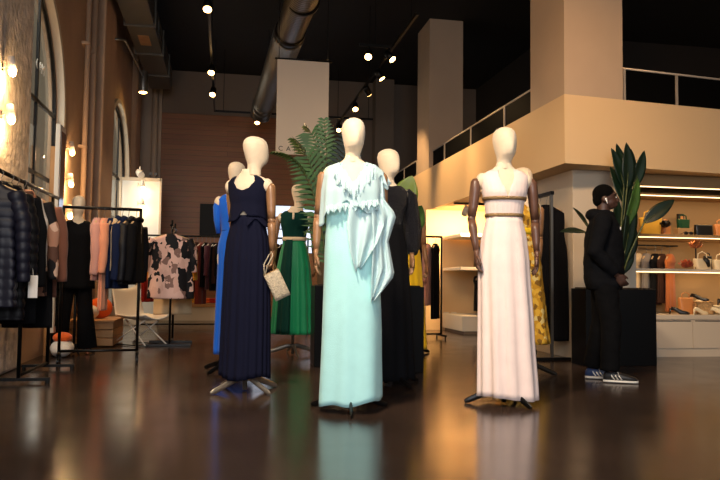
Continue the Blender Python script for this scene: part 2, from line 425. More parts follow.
# ---------------------------------------------------------------- ducts, banner, ceiling lamps
t = thing('ventilation_duct', 'round silver spiral duct running under the black ceiling towards the back, above the banner', 'duct', (.84, 7.0, 4.10))
dv = Vector((-.1, 7.3, .37))
MB().tube([(0.03, -2.5, -.13), (0, 0, 0), tuple(dv*.35)], .19, 28).build('duct_pipe', M_duct, t, smooth=True)
MB().tube([tuple(dv*.35), tuple(dv*.38)], .205, 28).build('joint_collar', M_blackmetal, t, smooth=True)
MB().tube([(0, 1.25, .055), (0, 1.33, .06)], .2, 28).build('joint_collar', M_blackmetal, t, smooth=True)
MB().tube([tuple(dv*.38), tuple(dv*.7), tuple(dv), tuple(dv+Vector((-.05, .3, -.05))), tuple(dv+Vector((-.1, .48, -.28)))], [.22, .22, .22, .22, .2], 28).build('duct_pipe', M_duct, t, smooth=True)
for y in (.2, 2.0, 4.4, 6.8): MB().tube([(-.014*y, y, .2), (-.014*y, y, ZC-4.07)], .008, 6).build('hanger_rod', M_blackmetal, t)
t = thing('ventilation_duct', 'square grey metal duct with flanged joints along the top of the left wall', 'duct', (-1.38, 10.4, 4.95))
MB().bb(-.28, .17, 0, 4.4, 0, .42).bb(-.28, .17, 4.4, 5.4, -.02, .42).build('duct_box', M_rectduct, t, bev=.01)
MB().bb(-.28, .20, -2.4, 0, .0, .5).build('duct_box', M_rectduct, t, bev=.01)
for y in (-1.2, .02, 1.5, 3.0, 4.4): MB().bb(-.31, .2, y-.025, y+.025, -.03, .45).build('flange', M_rectduct, t, bev=.004)
MB().bb(.16, .19, 2.1, 2.6, .1, .32).build('vent_grille', M_greymetal, t)
MB().bb(-.15, .03, 2.0, 2.5, -.012, .003).build('vent_grille', M_oak, t)
# elbow of a second round duct at the top edge
t = thing('ventilation_duct', 'short round silver duct elbow at the top left above the square duct', 'duct', (-1.0, 9.2, 5.35))
MB().tube([(-.2, -1.0, .3), (-.05, -.4, .2), (.1, 0, .1), (.14, .35, .0)], .17, 22).build('duct_pipe', M_duct, t, smooth=True)

def text_obj(name, body, size, loc, rot, m, parent=None, ext=.002, space=1.0):
    c = bpy.data.curves.new(name, 'FONT'); c.body = body; c.size = size; c.extrude = ext; c.space_character = space
    t0 = bpy.data.objects.new('tmp', c); COL.objects.link(t0)
    dg = bpy.context.evaluated_depsgraph_get(); dg.update()
    me = bpy.data.meshes.new_from_object(t0.evaluated_get(dg)); bpy.data.objects.remove(t0)
    me.materials.clear(); me.materials.append(m)
    o = bpy.data.objects.new(name, me); COL.objects.link(o); o.location = loc; o.rotation_euler = rot
    if parent is not None: o.parent = parent
    return o
M_banner = mat('banner_cloth', (206, 184, 160), .8)
t = thing('hanging_banner', 'tall pale beige banner with small dark lettering hanging under the ceiling', 'banner', (.925, 9.0, 2.43))
MB().bb(-.33, .33, -.012, .012, 0, 1.21).build('banner_panel', M_banner, t, bev=.004)
text_obj('lettering', 'CAMA', .085, (-.30, -.014, .045), (PI/2, 0, 0), M_blackmetal, t, space=1.9)
MB().tube([(-.36, 0, 1.22), (.36, 0, 1.22)], .014, 8).build('top_bar', M_blackmetal, t, smooth=True)
for x in (-.31, .31): MB().tube([(x, 0, 1.22), (x, 0, ZC-2.43)], .004, 6).build('suspension_cable', M_blackmetal, t)

# lighting tracks with their heads
t = thing('track_rail', 'black lighting track running to the back above the left aisle', 'lighting track', (-.28, 8.0, 4.36))
MB().bb(-.018, .018, 0, 7.1, 0, .04).build('rail', M_blackmetal, t)
def rods(t, pts):
    for x, y in pts: MB().tube([(x, y, .04), (x, y, ZC-4.36)], .006, 6).build('suspension_rod', M_blackmetal, t)
rods(t, ((0, .3), (0, 3.5), (0, 6.6)))
t = thing('track_rail', 'black lighting track crossing near the back wall below the round duct', 'lighting track', (-.3, 15.2, 4.36))
MB().bb(0, 3.4, -.018, .018, 0, .04).build('rail', M_blackmetal, t)
rods(t, ((.2, 0), (3.3, 0)))
t = thing('track_rail', 'black lighting track running to the back right of the banner', 'lighting track', (2.42, 9.0, 4.36))
MB().bb(-.018, .018, 0, 7.0, 0, .04).build('rail', M_blackmetal, t)
rods(t, ((0, .3), (0, 3.2), (0, 6.8)))
t = thing('track_rail', 'black track across the dark ceiling left of the square column', 'lighting track', (1.9, 10.4, 4.36))
MB().bb(0, .5, -.018, .018, 0, .04).build('rail', M_blackmetal, t)
rods(t, ((.25, 0),))

def spot_head(loc, aim, label, power=22, ang=70, group=None, size=1.15, col=WARM, m=M_blackmetal, lampm=None):
    """a track head: bracket, can, glowing lens and its own light"""
    t = thing('track_spotlight', label, 'spotlight', loc, 0, group)
    d = (Vector(aim)-Vector(loc)).normalized()
    c0 = Vector((0, 0, -.10*size)); a = c0-d*.075*size; b = c0+d*.075*size
    MB().tube([(0, 0, -.001), (0, 0, -.03*size), tuple(c0)], .012*size, 8).build('bracket', m, t, smooth=True)
    MB().tube([tuple(a), tuple(a+d*.02*size), tuple(b)], [.035*size, .048*size, .052*size], 18).build('lamp_body', m, t, smooth=True)
    MB().tube([tuple(b), tuple(b+d*.006)], .045*size, 18).build('lens', lampm or M_lamp, t)
    if power:
        l = bpy.data.lights.new('lamp_light', 'SPOT'); l.energy = power; l.color = col; l.spot_size = D(ang); l.spot_blend = .7; l.shadow_soft_size = .03
        lo = bpy.data.objects.new('lamp_light', l); COL.objects.link(lo); lo.parent = t; lo.location = b+d*.03
        lo.rotation_euler = d.to_track_quat('-Z', 'Y').to_euler()
    return t
Z = 4.36
spot_head((-.28, 8.93, Z), (-.3, 7.0, 1), 'glowing track spotlight at the top edge above the navy gown, nearest on the left track', 80, 80)
spot_head((-.28, 11.7, Z), (-.5, 9.6, 1), 'middle glowing spotlight of the left track', 90)
spot_head((-.28, 13.1, Z), (-.7, 10.8, 1), 'lowest glowing spotlight of the left track', 90)
spot_head((.61, 15.2, Z), (.4, 14.2, 2.2), 'small glowing spotlight on the cross track left of the banner', 50)
spot_head((2.05, 10.4, Z), (1.0, 7.5, 1.5), 'left one of the two brightest spotlights under the dark ceiling', 130, lampm=M_lamp)
spot_head((2.36, 10.4, Z), (3.6, 9.3, 2.5), 'highest bright spotlight under the dark ceiling right of the banner', 170)
spot_head((2.42, 11.4, Z), (3.6, 11.0, 2.5), 'third bright spotlight from the front on the track right of the banner', 260)
spot_head((2.42, 12.4, Z), (3.6, 13.6, 2.5), 'fourth bright spotlight on the track right of the banner', 220)
spot_head((2.42, 13.6, Z), (2.2, 11.5, 1.6), 'fifth glowing spotlight on the track above the mint gown', 60)
spot_head((2.42, 15.6, Z), (1.8, 13.4, 1.6), 'farthest glowing spotlight on the track beside the banner edge', 50)
# alcove spotlights under the mezzanine
t = thing('track_rail', 'short black ceiling track in the bright alcove under the mezzanine', 'lighting track', (3.65, 11.2, 2.12))
MB().bb(0, 1.4, -.015, .015, 0, .035).build('rail', M_blackmetal, t)
spot_head((3.85, 11.2, 2.13), (3.95, 12.5, 1.3), 'white spotlight under the mezzanine aimed at the bright alcove wall, left one', 300, 120, size=1.1, m=M_white)
spot_head((4.25, 11.2, 2.13), (4.6, 12.5, 1.2), 'white spotlight under the mezzanine aimed at the alcove wall, right one', 160, 120, size=1.1, m=M_white)
# cylinder lamp on an arm at the far left
t = thing('wall_lamp', 'grey cylinder lamp hanging from a slanted arm below the square duct', 'lamp', (XL, 11.8, 4.66))
MB().tube([(0, 0, 0), (.3, .02, 0), (.38, 1.9, -.05)], .018, 10).build('arm', M_greymetal, t, smooth=True)
MB().tube([(.38, 1.95, .06), (.38, 1.95, -.34)], .085, 22).build('lamp_cylinder', M_greymetal, t, smooth=True, bev=.004)
MB().tube([(.38, 1.95, -.341), (.38, 1.95, -.35)], .07, 18).build('lens', M_bulb, t)
l = bpy.data.lights.new('lamp_light', 'SPOT'); l.energy = 60; l.color = WARM; l.spot_size = D(90); l.spot_blend = .6
lo = bpy.data.objects.new('lamp_light', l); COL.objects.link(lo); lo.parent = t; lo.location = (.38, 1.95, -.37)
# small camera-like spot above the white panel
spot_head((-1.62, 14.07, 2.975), (-1.0, 12.6, 2.2), 'small pale spotlight fixed above the white display panel', 0, size=1.3, m=M_white, lampm=M_white)

# row of small wall spotlights on the pillars
def wall_spot(loc, label, power=14):
    t = thing('wall_spotlight', label, 'spotlight', loc)
    MB().bb(-.02, .0, -.03, .03, -.03, .05).build('wall_plate', M_white, t, bev=.004)
    MB().tube([(0, 0, 0), (.07, -.02, .03)], .010, 8).build('arm', M_white, t, smooth=True)
    MB().tube([(.07, -.02, .09), (.085, -.03, -.03)], [.028, .036], 16).build('lamp_body', M_white, t, smooth=True)
    MB().ell((.088, -.032, -.045), (.03, .03, .035)).build('bulb', M_bulb, t, smooth=True)
    l = bpy.data.lights.new('bulb_light', 'POINT'); l.energy = power; l.color = WARM; l.shadow_soft_size = .035
    lo = bpy.data.objects.new('bulb_light', l); COL.objects.link(lo); lo.parent = t; lo.location = (.11, -.04, -.11)
wall_spot((-1.87, 6.40, 2.60), 'glowing wall spotlight on the rough pillar at the left edge, upper one')
wall_spot((-1.87, 6.42, 2.20), 'glowing wall spotlight on the rough pillar at the left edge, lower one')
for i, (z, s) in enumerate(((2.42, 'top'), (2.03, 'middle'), (1.64, 'bottom'))):
    wall_spot((XL, 9.25, z), '%s one of three glowing wall spotlights in a row beside the tall mirror' % s)
wall_spot((-1.62, 13.93, 2.6), 'upper small glowing spotlight in front of the white display panel', 2.5)
wall_spot((-1.62, 13.93, 2.25), 'lower small glowing spotlight in front of the white display panel', 2.5)

# tall white framed mirror by the first window, and the white display panel further back
t = thing('display_mirror', 'tall narrow white framed mirror leaning at the side of the near arched window', 'mirror', (-1.83, 8.0, 0))
MB().bb(-.03, .02, .32, .60, .25, 2.54).build('mirror_frame', M_white, t, bev=.006)
MB().bb(.021, .026, .35, .57, .32, 2.47).build('mirror_glass', mat('mirror_glass', (200, 200, 198), .08, .9), t)
MB().bb(-.09, -.03, .38, .55, 0, 2.3).build('easel_back', M_oak, t)
t = thing('display_board', 'large white framed display panel standing by the far arched window', 'display board', (-1.60, 14.05, 0))
MB().bb(-.34, .36, 0, .05, .12, 2.72).build('panel_board', mat('panel_white', (232, 232, 226), .25), t, bev=.006)
MB().bb(-.36, .38, -.015, .06, 2.70, 2.76).bb(-.36, .38, -.015, .06, .10, .14).bb(.35, .39, -.015, .06, .1, 2.76).bb(-.38, -.34, -.015, .06, .1, 2.76).build('panel_frame', M_offwhite, t, bev=.004)
MB().bb(-.36, .38, -.12, .2, 0, .10).build('panel_foot', M_offwhite, t, bev=.006)
spot('panel_lamp_light', (-1.3, 12.9, 2.9), (-1.6, 14.05, 1.7), 12, (1, .9, .76), 70)

# small white letters on the pane
t = text_obj('window_lettering', 'CAM', .16, (XL-.042, 7.95, 3.05), (PI/2, 0, PI/2), M_white)
tag(t, 'small white letters on the glass of the near arched window', 'lettering')

# video wall and dark screen on the plank wall
t = thing('video_wall', 'bright pale blue video wall of tiled screens on the plank wall', 'screen', (-.1, YB-.12, 1.5))
for i in range(4):
    for j in range(2):
        f = MB().bb(i*.56, i*.56+.55, .0, .06, j*.56, j*.56+.55).build('screen_tile', M_screenoff, t)
        MB().bb(i*.56+.008, i*.56+.542, -.004, 0, j*.56+.008, j*.56+.542).build('display', M_screen, f)
t = thing('wall_screen', 'black switched off screen on the plank wall left of the bright video wall', 'screen', (-.35, YB-.12, 1.85))
MB().bb(-.24, .22, 0, .06, 0, .75).build('screen_frame', M_screenoff, t, bev=.004)
MB().bb(-.225, .205, -.004, 0, .02, .73).build('display', M_screenoff, t)
# platforms
t = thing('display_platform', 'long low light wood platform under the long rail at the back', 'platform', (-.9, 15.4, 0))
MB().bb(-.85, .75, 0, 1.0, .28, .36).build('platform_top', M_oak, t, bev=.004)
MB().bb(-.83, .73, .03, .97, 0, .28).build('platform_base', M_offwhite, t)
t = thing('display_platform', 'low wooden slatted box platform behind the mannequin in black trousers', 'platform', (-2.0, 9.35, 0))
for k in range(3): MB().bb(.12, .66, 0, .9, .02+k*.1, .11+k*.1).build('slat_board', M_oak, t, bev=.004)
MB().bb(.1, .68, -.02, .92, .31, .335).build('platform_top', M_oak, t, bev=.004)

# ---------------------------------------------------------------- mannequins and gowns
def interp(prof, z):
    if z <= prof[0][0]: return prof[0][1:]
    for a, b in zip(prof, prof[1:]):
        if z <= b[0]:
            t = (z-a[0])/(b[0]-a[0]); t = t*t*(3-2*t)*.5+t*.5
            return tuple(p+(q-p)*t for p, q in zip(a[1:], b[1:]))
    return prof[-1][1:]
def spt(cx, cy, rx, ry, a, e=2.25):
    c, s = math.cos(a), math.sin(a)
    k = (abs(c)**e+abs(s)**e)**(-1/e)
    return cx+rx*k*c, cy+ry*k*s
def keyed(keys, deg):                         # periodic keyed value over degrees
    deg %= 360
    ks = sorted(((k % 360), v) for k, v in keys); ks = [(ks[-1][0]-360, ks[-1][1])]+ks+[(ks[0][0]+360, ks[0][1])]
    for a, b in zip(ks, ks[1:]):
        if a[0] <= deg <= b[0]:
            t = (deg-a[0])/max(1e-6, b[0]-a[0]); t = t*t*(3-2*t)
            return a[1]+(b[1]-a[1])*t
TORSO = [(.92, 0, 0, .150, .105), (1.02, 0, 0, .160, .112), (1.12, 0, 0, .145, .100), (1.27, 0, 0, .112, .082), (1.36, 0, -.004, .122, .090),
         (1.44, 0, -.012, .142, .104), (1.50, 0, -.006, .152, .094), (1.555, 0, 0, .158, .074), (1.585, 0, .004, .130, .060), (1.605, 0, .006, .085, .052), (1.625, 0, .006, .058, .050), (1.65, 0, .004, .049, .050)]
def wrap(prof, zlo, zhi, off=.008, nt=96, nz=36, fold=None, a0=0, a1=360):
    """garment shell round a body profile; zlo/zhi are numbers or functions of the angle in degrees;
    fold = f(t from bottom, angle) -> radial factor"""
    G = []; closed = (a1-a0) >= 360
    for i in range(nz+1):
        row = []
        for j in range(nt if closed else nt+1):
            dg = a0+(a1-a0)*j/nt; lo = zlo(dg) if callable(zlo) else zlo; hi = zhi(dg) if callable(zhi) else zhi
            t = i/nz; z = lo+(hi-lo)*t
            cx, cy, rx, ry = interp(prof, z)
            o = off(z, dg) if callable(off) else off
            k = 1+(fold(t, D(dg), z) if fold else 0)
            x, y = spt(cx, cy, (rx+o)*k, (ry+o)*k, D(dg))
            row.append((x, y, z))
        G.append(row)
    mb = MB()
    if closed: mb.rings(G, False, False)
    else: mb.grid(G)
    return mb
def pleats(n, amp, seed=0, power=1.0, sharp=1, keep=0):
    r = random.Random(seed); ph = [r.uniform(0, 6.28) for _ in range(4)]
    def f(t, a, z):
        w = (1-t)**power*(1-keep)+keep
        s = math.sin(n*a+ph[0]+.8*math.sin(a*2+ph[1]))
        s = math.copysign(abs(s)**sharp, s)
        return amp*w*(s*.7+.35*math.sin((n*.5)*a+ph[2])+.25*math.sin(3*a+ph[3]))
    return f

_head = None
def head_mb():
    P = [(1.60, .004, .052, .052), (1.64, .004, .048, .050), (1.665, 0, .048, .054), (1.685, -.010, .052, .064), (1.705, -.018, .058, .078), (1.73, -.018, .064, .088), (1.765, -.014, .070, .095),
         (1.80, -.008, .0745, .099), (1.835, -.003, .074, .098), (1.865, 0, .066, .088), (1.885, .002, .050, .068), (1.897, .003, .028, .04), (1.901, .003, .008, .01)]
    R = []
    for k in range(len(P)*3-2):
        z = P[k//3][0]+(P[min(k//3+1, len(P)-1)][0]-P[k//3][0])*(k % 3)/3
        cy, rx, ry = interp(P, z); row = []
        for j in range(40):
            a = 2*PI*j/40
            x, y = spt(0, cy, rx, ry, a, 2.1)
            if 1.68 < z < 1.83:               # faceless ridge where brow and nose would be
                q = math.exp(-((math.cos(a))/.28)**2)*(1 if math.sin(a) < 0 else 0)
                y -= .010*q*math.sin(PI*(z-1.68)/.15)
            row.append((x, y, z))
        R.append(row)
    return MB().rings(R)
def hand_mb(side, curl=.5):
    """hand hanging from the wrist at the origin, palm turned to the thigh; side = +1 left, -1 right"""
    mb = MB()
    R = []
    for z, w, d in ((0.015, .018, .02), (-.01, .02, .024), (-.04, .017, .036), (-.075, .016, .040), (-.095, .012, .036)):
        R.append([spt(0, -.004, w*.8, d, 2*PI*j/14) + (z,) for j in range(14)])
    mb.rings(R)
    for k, (y, L) in enumerate(((-.030, .066), (-.011, .076), (.009, .070), (.027, .055))):
        a = curl*(.35+.08*k); p = Vector((0, y, -.088)); pts = [p]; ang = 0
        for s in range(3):
            ang += a; p = p+Vector((-side*math.sin(ang)*L/3, -.002, -math.cos(ang)*L/3)); pts.append(p)
        mb.tube(pts, [.0092, .0088, .008, .006], 8)
    mb.tube([(0, -.03, -.03), (-side*.012, -.052, -.055), (-side*.018, -.058, -.082), (-side*.02, -.055, -.1)], [.012, .0105, .009, .006], 8)
    return mb
HANDS = {}
def make_arm(t, side, m, sh, el, wr, curl=.5, hand_rz=0, hand_tilt=0):
    mb = MB()
    sh, el, wr = Vector(sh), Vector(el), Vector(wr)
    mb.tube([sh+Vector((0, 0, .025)), sh, sh.lerp(el, .3), sh.lerp(el, .7), el-(el-sh).normalized()*.012], [.02, .037, .037, .032, .028], 14)
    mb.ell(el, .029)
    d = (wr-el).normalized()
    mb.tube([el+d*.014, el.lerp(wr, .3), el.lerp(wr, .7), wr-d*.008], [.029, .031, .025, .019], 14)
    mb.ell(wr, .018)
    a = mb.build('arm', m, t, smooth=True)
    h = hand_mb(side, curl).build('hand', m, a, smooth=True)
    h.location = wr; h.rotation_euler = (hand_tilt, 0, hand_rz)
    return a
def make_base(t, m, n=4, rz=.3, r=.33, hub=.10):
    b = MB().tube([(0, 0, .012), (0, 0, .95)], .016, 12)
    b.ell((0, 0, hub), (.035, .035, .022)).build('stand_pole', m, t, smooth=True)
    for k in range(n):
        a = rz+2*PI*k/n; c, s = math.cos(a), math.sin(a)
        lg = MB().tube([(0, 0, hub), (c*.06, s*.06, hub+.002), (c*r*.9, s*r*.9, .022), (c*r, s*r, .012)], [.024, .024, .02, .012], 8, ry=.5)
        lg.build('stand_leg', m, t, smooth=False)
def mannequin(label, loc, rz, head_rz=0, arm_m=None, arms=None, base_m=None, base_rz=.3, body_m=None, group=None, base_r=.33, base_n=4):
    t = thing('mannequin', label, 'mannequin', loc, rz, group)
    body_m = body_m or M_linen
    R = []
    for k in range(34):
        z = .92+(1.65-.92)*k/33; cx, cy, rx, ry = interp(TORSO, z)
        R.append([spt(cx, cy, rx, ry, 2*PI*j/40) + (z,) for j in range(40)])
    tb = MB().rings(R)
    for s in (-1, 1): tb.ell((s*.150, .002, 1.525), (.045, .048, .055))
    tb.build('torso', body_m, t, smooth=True)
    h = head_mb().build('head', body_m, t, smooth=True); h.rotation_euler = (0, 0, head_rz)
    h.location = (0, 0, 0) if abs(head_rz) < D(30) else ((-.045 if head_rz < 0 else .045), .0, 0)
    arms = arms or {}
    for s in (-1, 1):
        k = arms.get(s, {})
        if k is None: continue
        make_arm(t, s, arm_m or M_armwood, k.get('sh', (s*.192, .0, 1.515)), k.get('el', (s*.222, .02, 1.25)), k.get('wr', (s*.232, -.03, 1.02)), k.get('curl', .5), k.get('hrz', 0), k.get('tilt', 0))
    make_base(t, base_m or M_blackmetal, base_n, base_rz, base_r)
    return t

F_mint = fabric("mint_crepe", (170, 222, 222))
F_mintchiffon = mat('mint_chiffon', (200, 228, 232), .7, alpha=.66, sheen=.3, spec=.2)
F_blush = fabric('blush_satin', (240, 216, 206), .45)
F_gold = mat('gold_trim', (170, 136, 92), .4, .5, bump=(120, .6))
F_navy = fabric('navy_chiffon', (15, 17, 36))
F_blue = fabric('royal_blue', (8, 88, 196))
F_green = fabric('emerald_satin', (8, 128, 84), .5)
F_greendark = fabric('dark_green_velvet', (8, 50, 44), .7)
F_cream = fabric('cream_belt', (220, 196, 160))
F_black = fabric('black_cloth', (14, 14, 17))
F_yellow = fabric('yellow_crepe', (234, 192, 30))
F_goldprint = printed('gold_floral', [(0, (190, 140, 40)), (.45, (214, 168, 60)), (.7, (128, 92, 34)), (.88, (214, 190, 120))], 26)
def sequin_mat():
    m = bpy.data.materials.new('black_sequins'); m.use_nodes = True; nt = m.node_tree; b = nt.nodes['Principled BSDF']
    b.inputs['Base Color'].default_value = (.012, .012, .016, 1); b.inputs['Roughness'].default_value = .34; b.inputs['Specular IOR Level'].default_value = .35
    tc = nt.nodes.new('ShaderNodeTexCoord'); v = nt.nodes.new('ShaderNodeTexNoise'); v.inputs['Scale'].default_value = 130
    nt.links.new(tc.outputs['Object'], v.inputs['Vector'])
    nm = nt.nodes.new('ShaderNodeBump'); nm.inputs['Strength'].default_value = 1; nm.inputs['Distance'].default_value = .03
    nt.links.new(v.outputs['Fac'], nm.inputs['Height']); nt.links.new(nm.outputs['Normal'], b.inputs['Normal'])
    return m
F_sequin = sequin_mat()

V_FRONT = [(-90, 1.40), (-72, 1.50), (-52, 1.60), (-35, 1.59), (-12, 1.48), (0, 1.44), (180, 1.44), (192, 1.48), (215, 1.59), (232, 1.60), (252, 1.50), (90, 1.52), (60, 1.57), (120, 1.57), (42, 1.60), (138, 1.60), (20, 1.50), (160, 1.50)]
def with_neck(front, back, side=1.45):
    return [(-90, front), (-76, front+(1.6-front)*.36), (-58, 1.597), (-38, 1.597), (-14, side+.06), (0, side), (180, side), (194, side+.06), (218, 1.597), (238, 1.597), (256, front+(1.6-front)*.36),
            (90, back), (74, back+(1.6-back)*.12), (63, back+(1.6-back)*.45), (54, 1.597), (40, 1.597), (16, side+.06), (106, back+(1.6-back)*.12), (117, back+(1.6-back)*.45), (126, 1.597), (140, 1.597), (164, side+.06)]

def strip(t, name, m, pts, width, waves, amp, seed=0, out=(0, -1, 0), sol=.003, n=90, down=(0, 0, -1)):
    """a wavy ruffle hanging from a polyline"""
    pts = [Vector(p) for p in pts]; r = random.Random(seed); ph = r.uniform(0, 6)
    G = []; seg = len(pts)-1
    for j in range(7):
        v = j/6; row = []
        jit = 0
        for i in range(n+1):
            u = i/n*seg; k = min(int(u), seg-1); p = pts[k].lerp(pts[k+1], u-k)
            o = Vector((p.x, p.y, 0)).normalized() if out is None else Vector(out)
            w = amp*v*(math.sin(waves*2*PI*i/n+ph+1.3*math.sin(4.1*i/n+seed))+.5*math.sin(waves*3.7*PI*i/n+seed)+.5*noise.noise((i*.21, seed*3.1, 0)))
            wd = width*(1+.30*math.sin(waves*1.3*PI*i/n+ph)+.35*noise.noise((i*.13, seed*1.7, 5)))
            row.append(tuple(p+Vector(down)*wd*v+o*(w+.012+.02*v)))
        G.append(row)
    return MB().grid(G).build(name, m, t, smooth=True, sol=sol)

# --- mint gown, front and centre
t = mannequin('mannequin in the long mint green gown with chiffon ruffles, front and centre', (.825, 4.70, 0), D(-8), D(12), arms={1: {'el': (.205, .035, 1.26), 'wr': (.19, .05, 1.03)}}, base_m=M_blackmetal, base_rz=-PI/2, base_r=.29, base_n=3)
PM = [(.03, .0, 0, .194, .165), (.5, .004, 0, .184, .15), (1.0, 0, 0, .170, .135), (1.28, 0, 0, .160, .12), (1.42, 0, -.01, .168, .12), (1.52, 0, -.005, .168, .10), (1.56, 0, 0, .163, .078), (1.59, 0, .004, .13, .062), (1.605, 0, .006, .09, .056)]
dr = wrap(PM, lambda a: .065+.022*math.sin(D(a)*1+1.2)+.01*math.sin(D(a)*5), lambda a: keyed(with_neck(1.46, 1.54, 1.44), a), .006, 120, 44, pleats(7, .055, 3, 1.2)).build('gown', F_mint, t, smooth=True, sol=.004)
# cape layer over the chest, wavy hem, sheer
cape = wrap([(1.15, 0, 0, .205, .155), (1.4, 0, -.01, .195, .14), (1.52, 0, -.005, .183, .115), (1.57, 0, 0, .163, .085), (1.6, 0, .005, .115, .066)],
            lambda a: 1.285+.030*math.sin(D(a)*3+.6)+.014*math.sin(D(a)*7+1)+.012*math.sin(D(a)*13)-(.08*math.exp(-((a-200)/16)**2)),
            lambda a: keyed([(-90, 1.45), (-72, 1.54), (-50, 1.598), (-20, 1.58), (0, 1.565), (20, 1.58), (90, 1.58), (160, 1.58), (180, 1.565), (200, 1.58), (230, 1.598), (252, 1.54)], a),
            .008, 140, 20, pleats(11, .07, 5, 1.0)).build('chiffon_cape', F_mintchiffon, dr, smooth=True, sol=.003)
for k, (z, w, sd) in enumerate(((1.585, .075, 1), (1.545, .07, 2), (1.51, .06, 3))):
    x1 = .125-.02*k
    strip(dr, 'neck_ruffle', F_mintchiffon, [(x1+.02, -.055, z), (x1-.02, -.10, z-.05), (.035, -.125, z-.10+.02*k), (.01, -.135, 1.43)], w, 6, .016, sd, sol=.003)
    strip(dr, 'neck_ruffle', F_mintchiffon, [(-x1-.01, -.06, z-.03), (-x1+.02, -.11, z-.07), (-.05, -.13, z-.11+.02*k), (-.01, -.135, 1.43)], w*.8, 5, .013, sd+7, sol=.003)
strip(dr, 'shoulder_ruffle', F_mintchiffon, [(.07, -.07, 1.60), (.13, -.06, 1.585), (.185, -.03, 1.55), (.20, .03, 1.54)], .085, 4, .02, 5, out=None)
for k, (xa, xb, z) in enumerate(((-.17, -.01, 1.315), (-.03, .16, 1.335))):
    strip(dr, 'chest_ruffle', F_mintchiffon, [(xa, -.115, z-.01), ((xa+xb)/2, -.155, z), (xb, -.115, z+.015)], .045, 7, .012, 20+k)
# long side drape falling from the left shoulder
def drape(t, m, top, pts, name='side_drape', n=26, waves=5, seed=2):
    G = []; r = random.Random(seed)
    for i in range(n+1):
        v = i/n; row = []
        k = v*(len(pts)-1); a = min(int(k), len(pts)-2); f = k-a
        L = Vector(pts[a][0]).lerp(Vector(pts[a+1][0]), f); Rr = Vector(pts[a][1]).lerp(Vector(pts[a+1][1]), f)
        for j in range(31):
            u = j/30; p = L.lerp(Rr, u)
            p = p+Vector((0, -.020*math.sin(u*waves*PI+v*1.6)*(.3+v), .012*math.sin(u*9+v*4)))
            row.append(tuple(p))
        G.append(row)
    return MB().grid(G).build(name, m, t, smooth=True, sol=.003)
drape(dr, F_mintchiffon, None, [((.06, -.10, 1.50), (.19, -.05, 1.52)), ((-.02, -.155, 1.32), (.20, -.07, 1.36)), ((-.04, -.17, 1.18), (.20, -.11, 1.20)), ((-.02, -.17, 1.02), (.15, -.15, 1.07)), ((.02, -.17, .90), (.06, -.17, .92))], waves=4)
drape(dr, F_mintchiffon, None, [((.10, -.08, 1.55), (.165, -.03, 1.55)), ((.11, -.12, 1.38), (.175, -.06, 1.40)), ((.12, -.14, 1.22), (.285, -.06, 1.27)), ((.13, -.145, 1.05), (.235, -.06, 1.10)), ((.12, -.155, .92), (.275, -.08, .88)), ((.12, -.155, .80), (.20, -.13, .78)), ((.12, -.155, .71), (.14, -.155, .72))])
# --- blush gown at the right
t = mannequin('mannequin in the long blush white V neck gown with gold waist bands', (1.945, 4.83, 0), D(-10), D(18), arm_m=M_darkwoodarm,
              arms={-1: {'sh': (-.195, .0, 1.515), 'el': (-.225, .0, 1.26), 'wr': (-.20, -.05, 1.03), 'curl': .9}, 1: {'el': (.222, .03, 1.25), 'wr': (.225, .0, 1.03)}}, base_m=M_blackmetal, base_rz=D(-62), base_r=.27, base_n=3)
PS = [(.03, .03, 0, .192, .165), (.5, .015, 0, .178, .15), (.95, 0, 0, .165, .128), (1.12, 0, 0, .148, .112), (1.27, 0, 0, .115, .088)]
dr = wrap(PS, lambda a: .05+.012*math.sin(D(a)*2), 1.275, .006, 220, 30, pleats(12, .075, 8, .7, .8, .08)).build('gown_skirt', F_blush, t, smooth=True, sol=.004)
wrap(TORSO, 1.26, lambda a: keyed([(-90, 1.405), (-80, 1.48), (-66, 1.595), (-40, 1.60), (-18, 1.56), (-4, 1.46), (4, 1.46), (25, 1.56), (45, 1.60), (70, 1.57), (90, 1.54), (110, 1.57), (135, 1.60), (155, 1.56), (176, 1.46), (184, 1.46), (198, 1.56), (220, 1.60), (246, 1.595), (260, 1.48)], a), .010, 120, 20, lambda tt, a, z: .012*math.sin(30*a)*(1-tt)).build('gown_bodice', F_blush, t, smooth=True, sol=.004)
for z in (1.272, 1.385):
    wrap(TORSO, z, z+.022, .017, 72, 2).build('waist_band', F_gold, t, smooth=True, sol=.006)

# --- navy gown, back view, left of centre
t = mannequin('mannequin in the navy two piece gown seen from behind, holding a small bag', (.17, 5.62, 0), D(150), D(-32),
              arms={-1: {'sh': (-.182, 0, 1.515), 'el': (-.205, .02, 1.26), 'wr': (-.205, .0, 1.03), 'curl': 1.1, 'hrz': .4}, 1: {'sh': (.165, -.02, 1.51), 'el': (.165, -.06, 1.26), 'wr': (.15, -.12, 1.03)}}, base_m=M_chrome, base_rz=D(215-150), base_r=.30)
PN = [(.09, 0, 0, .178, .16), (.5, 0, 0, .174, .145), (.95, 0, 0, .165, .13), (1.10, 0, 0, .155, .115), (1.24, 0, 0, .125, .095), (1.30, 0, 0, .114, .086)]
dr = wrap(PN, lambda a: .105+.015*math.sin(D(a)*3), 1.30, .006, 220, 30, pleats(19, .05, 4, .5, .8, .1)).build('gown_skirt', F_navy, t, smooth=True, sol=.004)
bo = wrap(TORSO, lambda a: 1.27+.055*math.exp(-(((a % 360)-95)/13)**2)-.02*math.sin(D(a)*2), lambda a: keyed(with_neck(1.54, 1.485, 1.42), a), lambda z, a: .012+.022*max(0, (1.40-z)/.13), 120, 20,
          lambda tt, a, z: .02*math.sin(9*a+z*14)*(1-tt)).build('gown_top', F_navy, t, smooth=True, sol=.004)
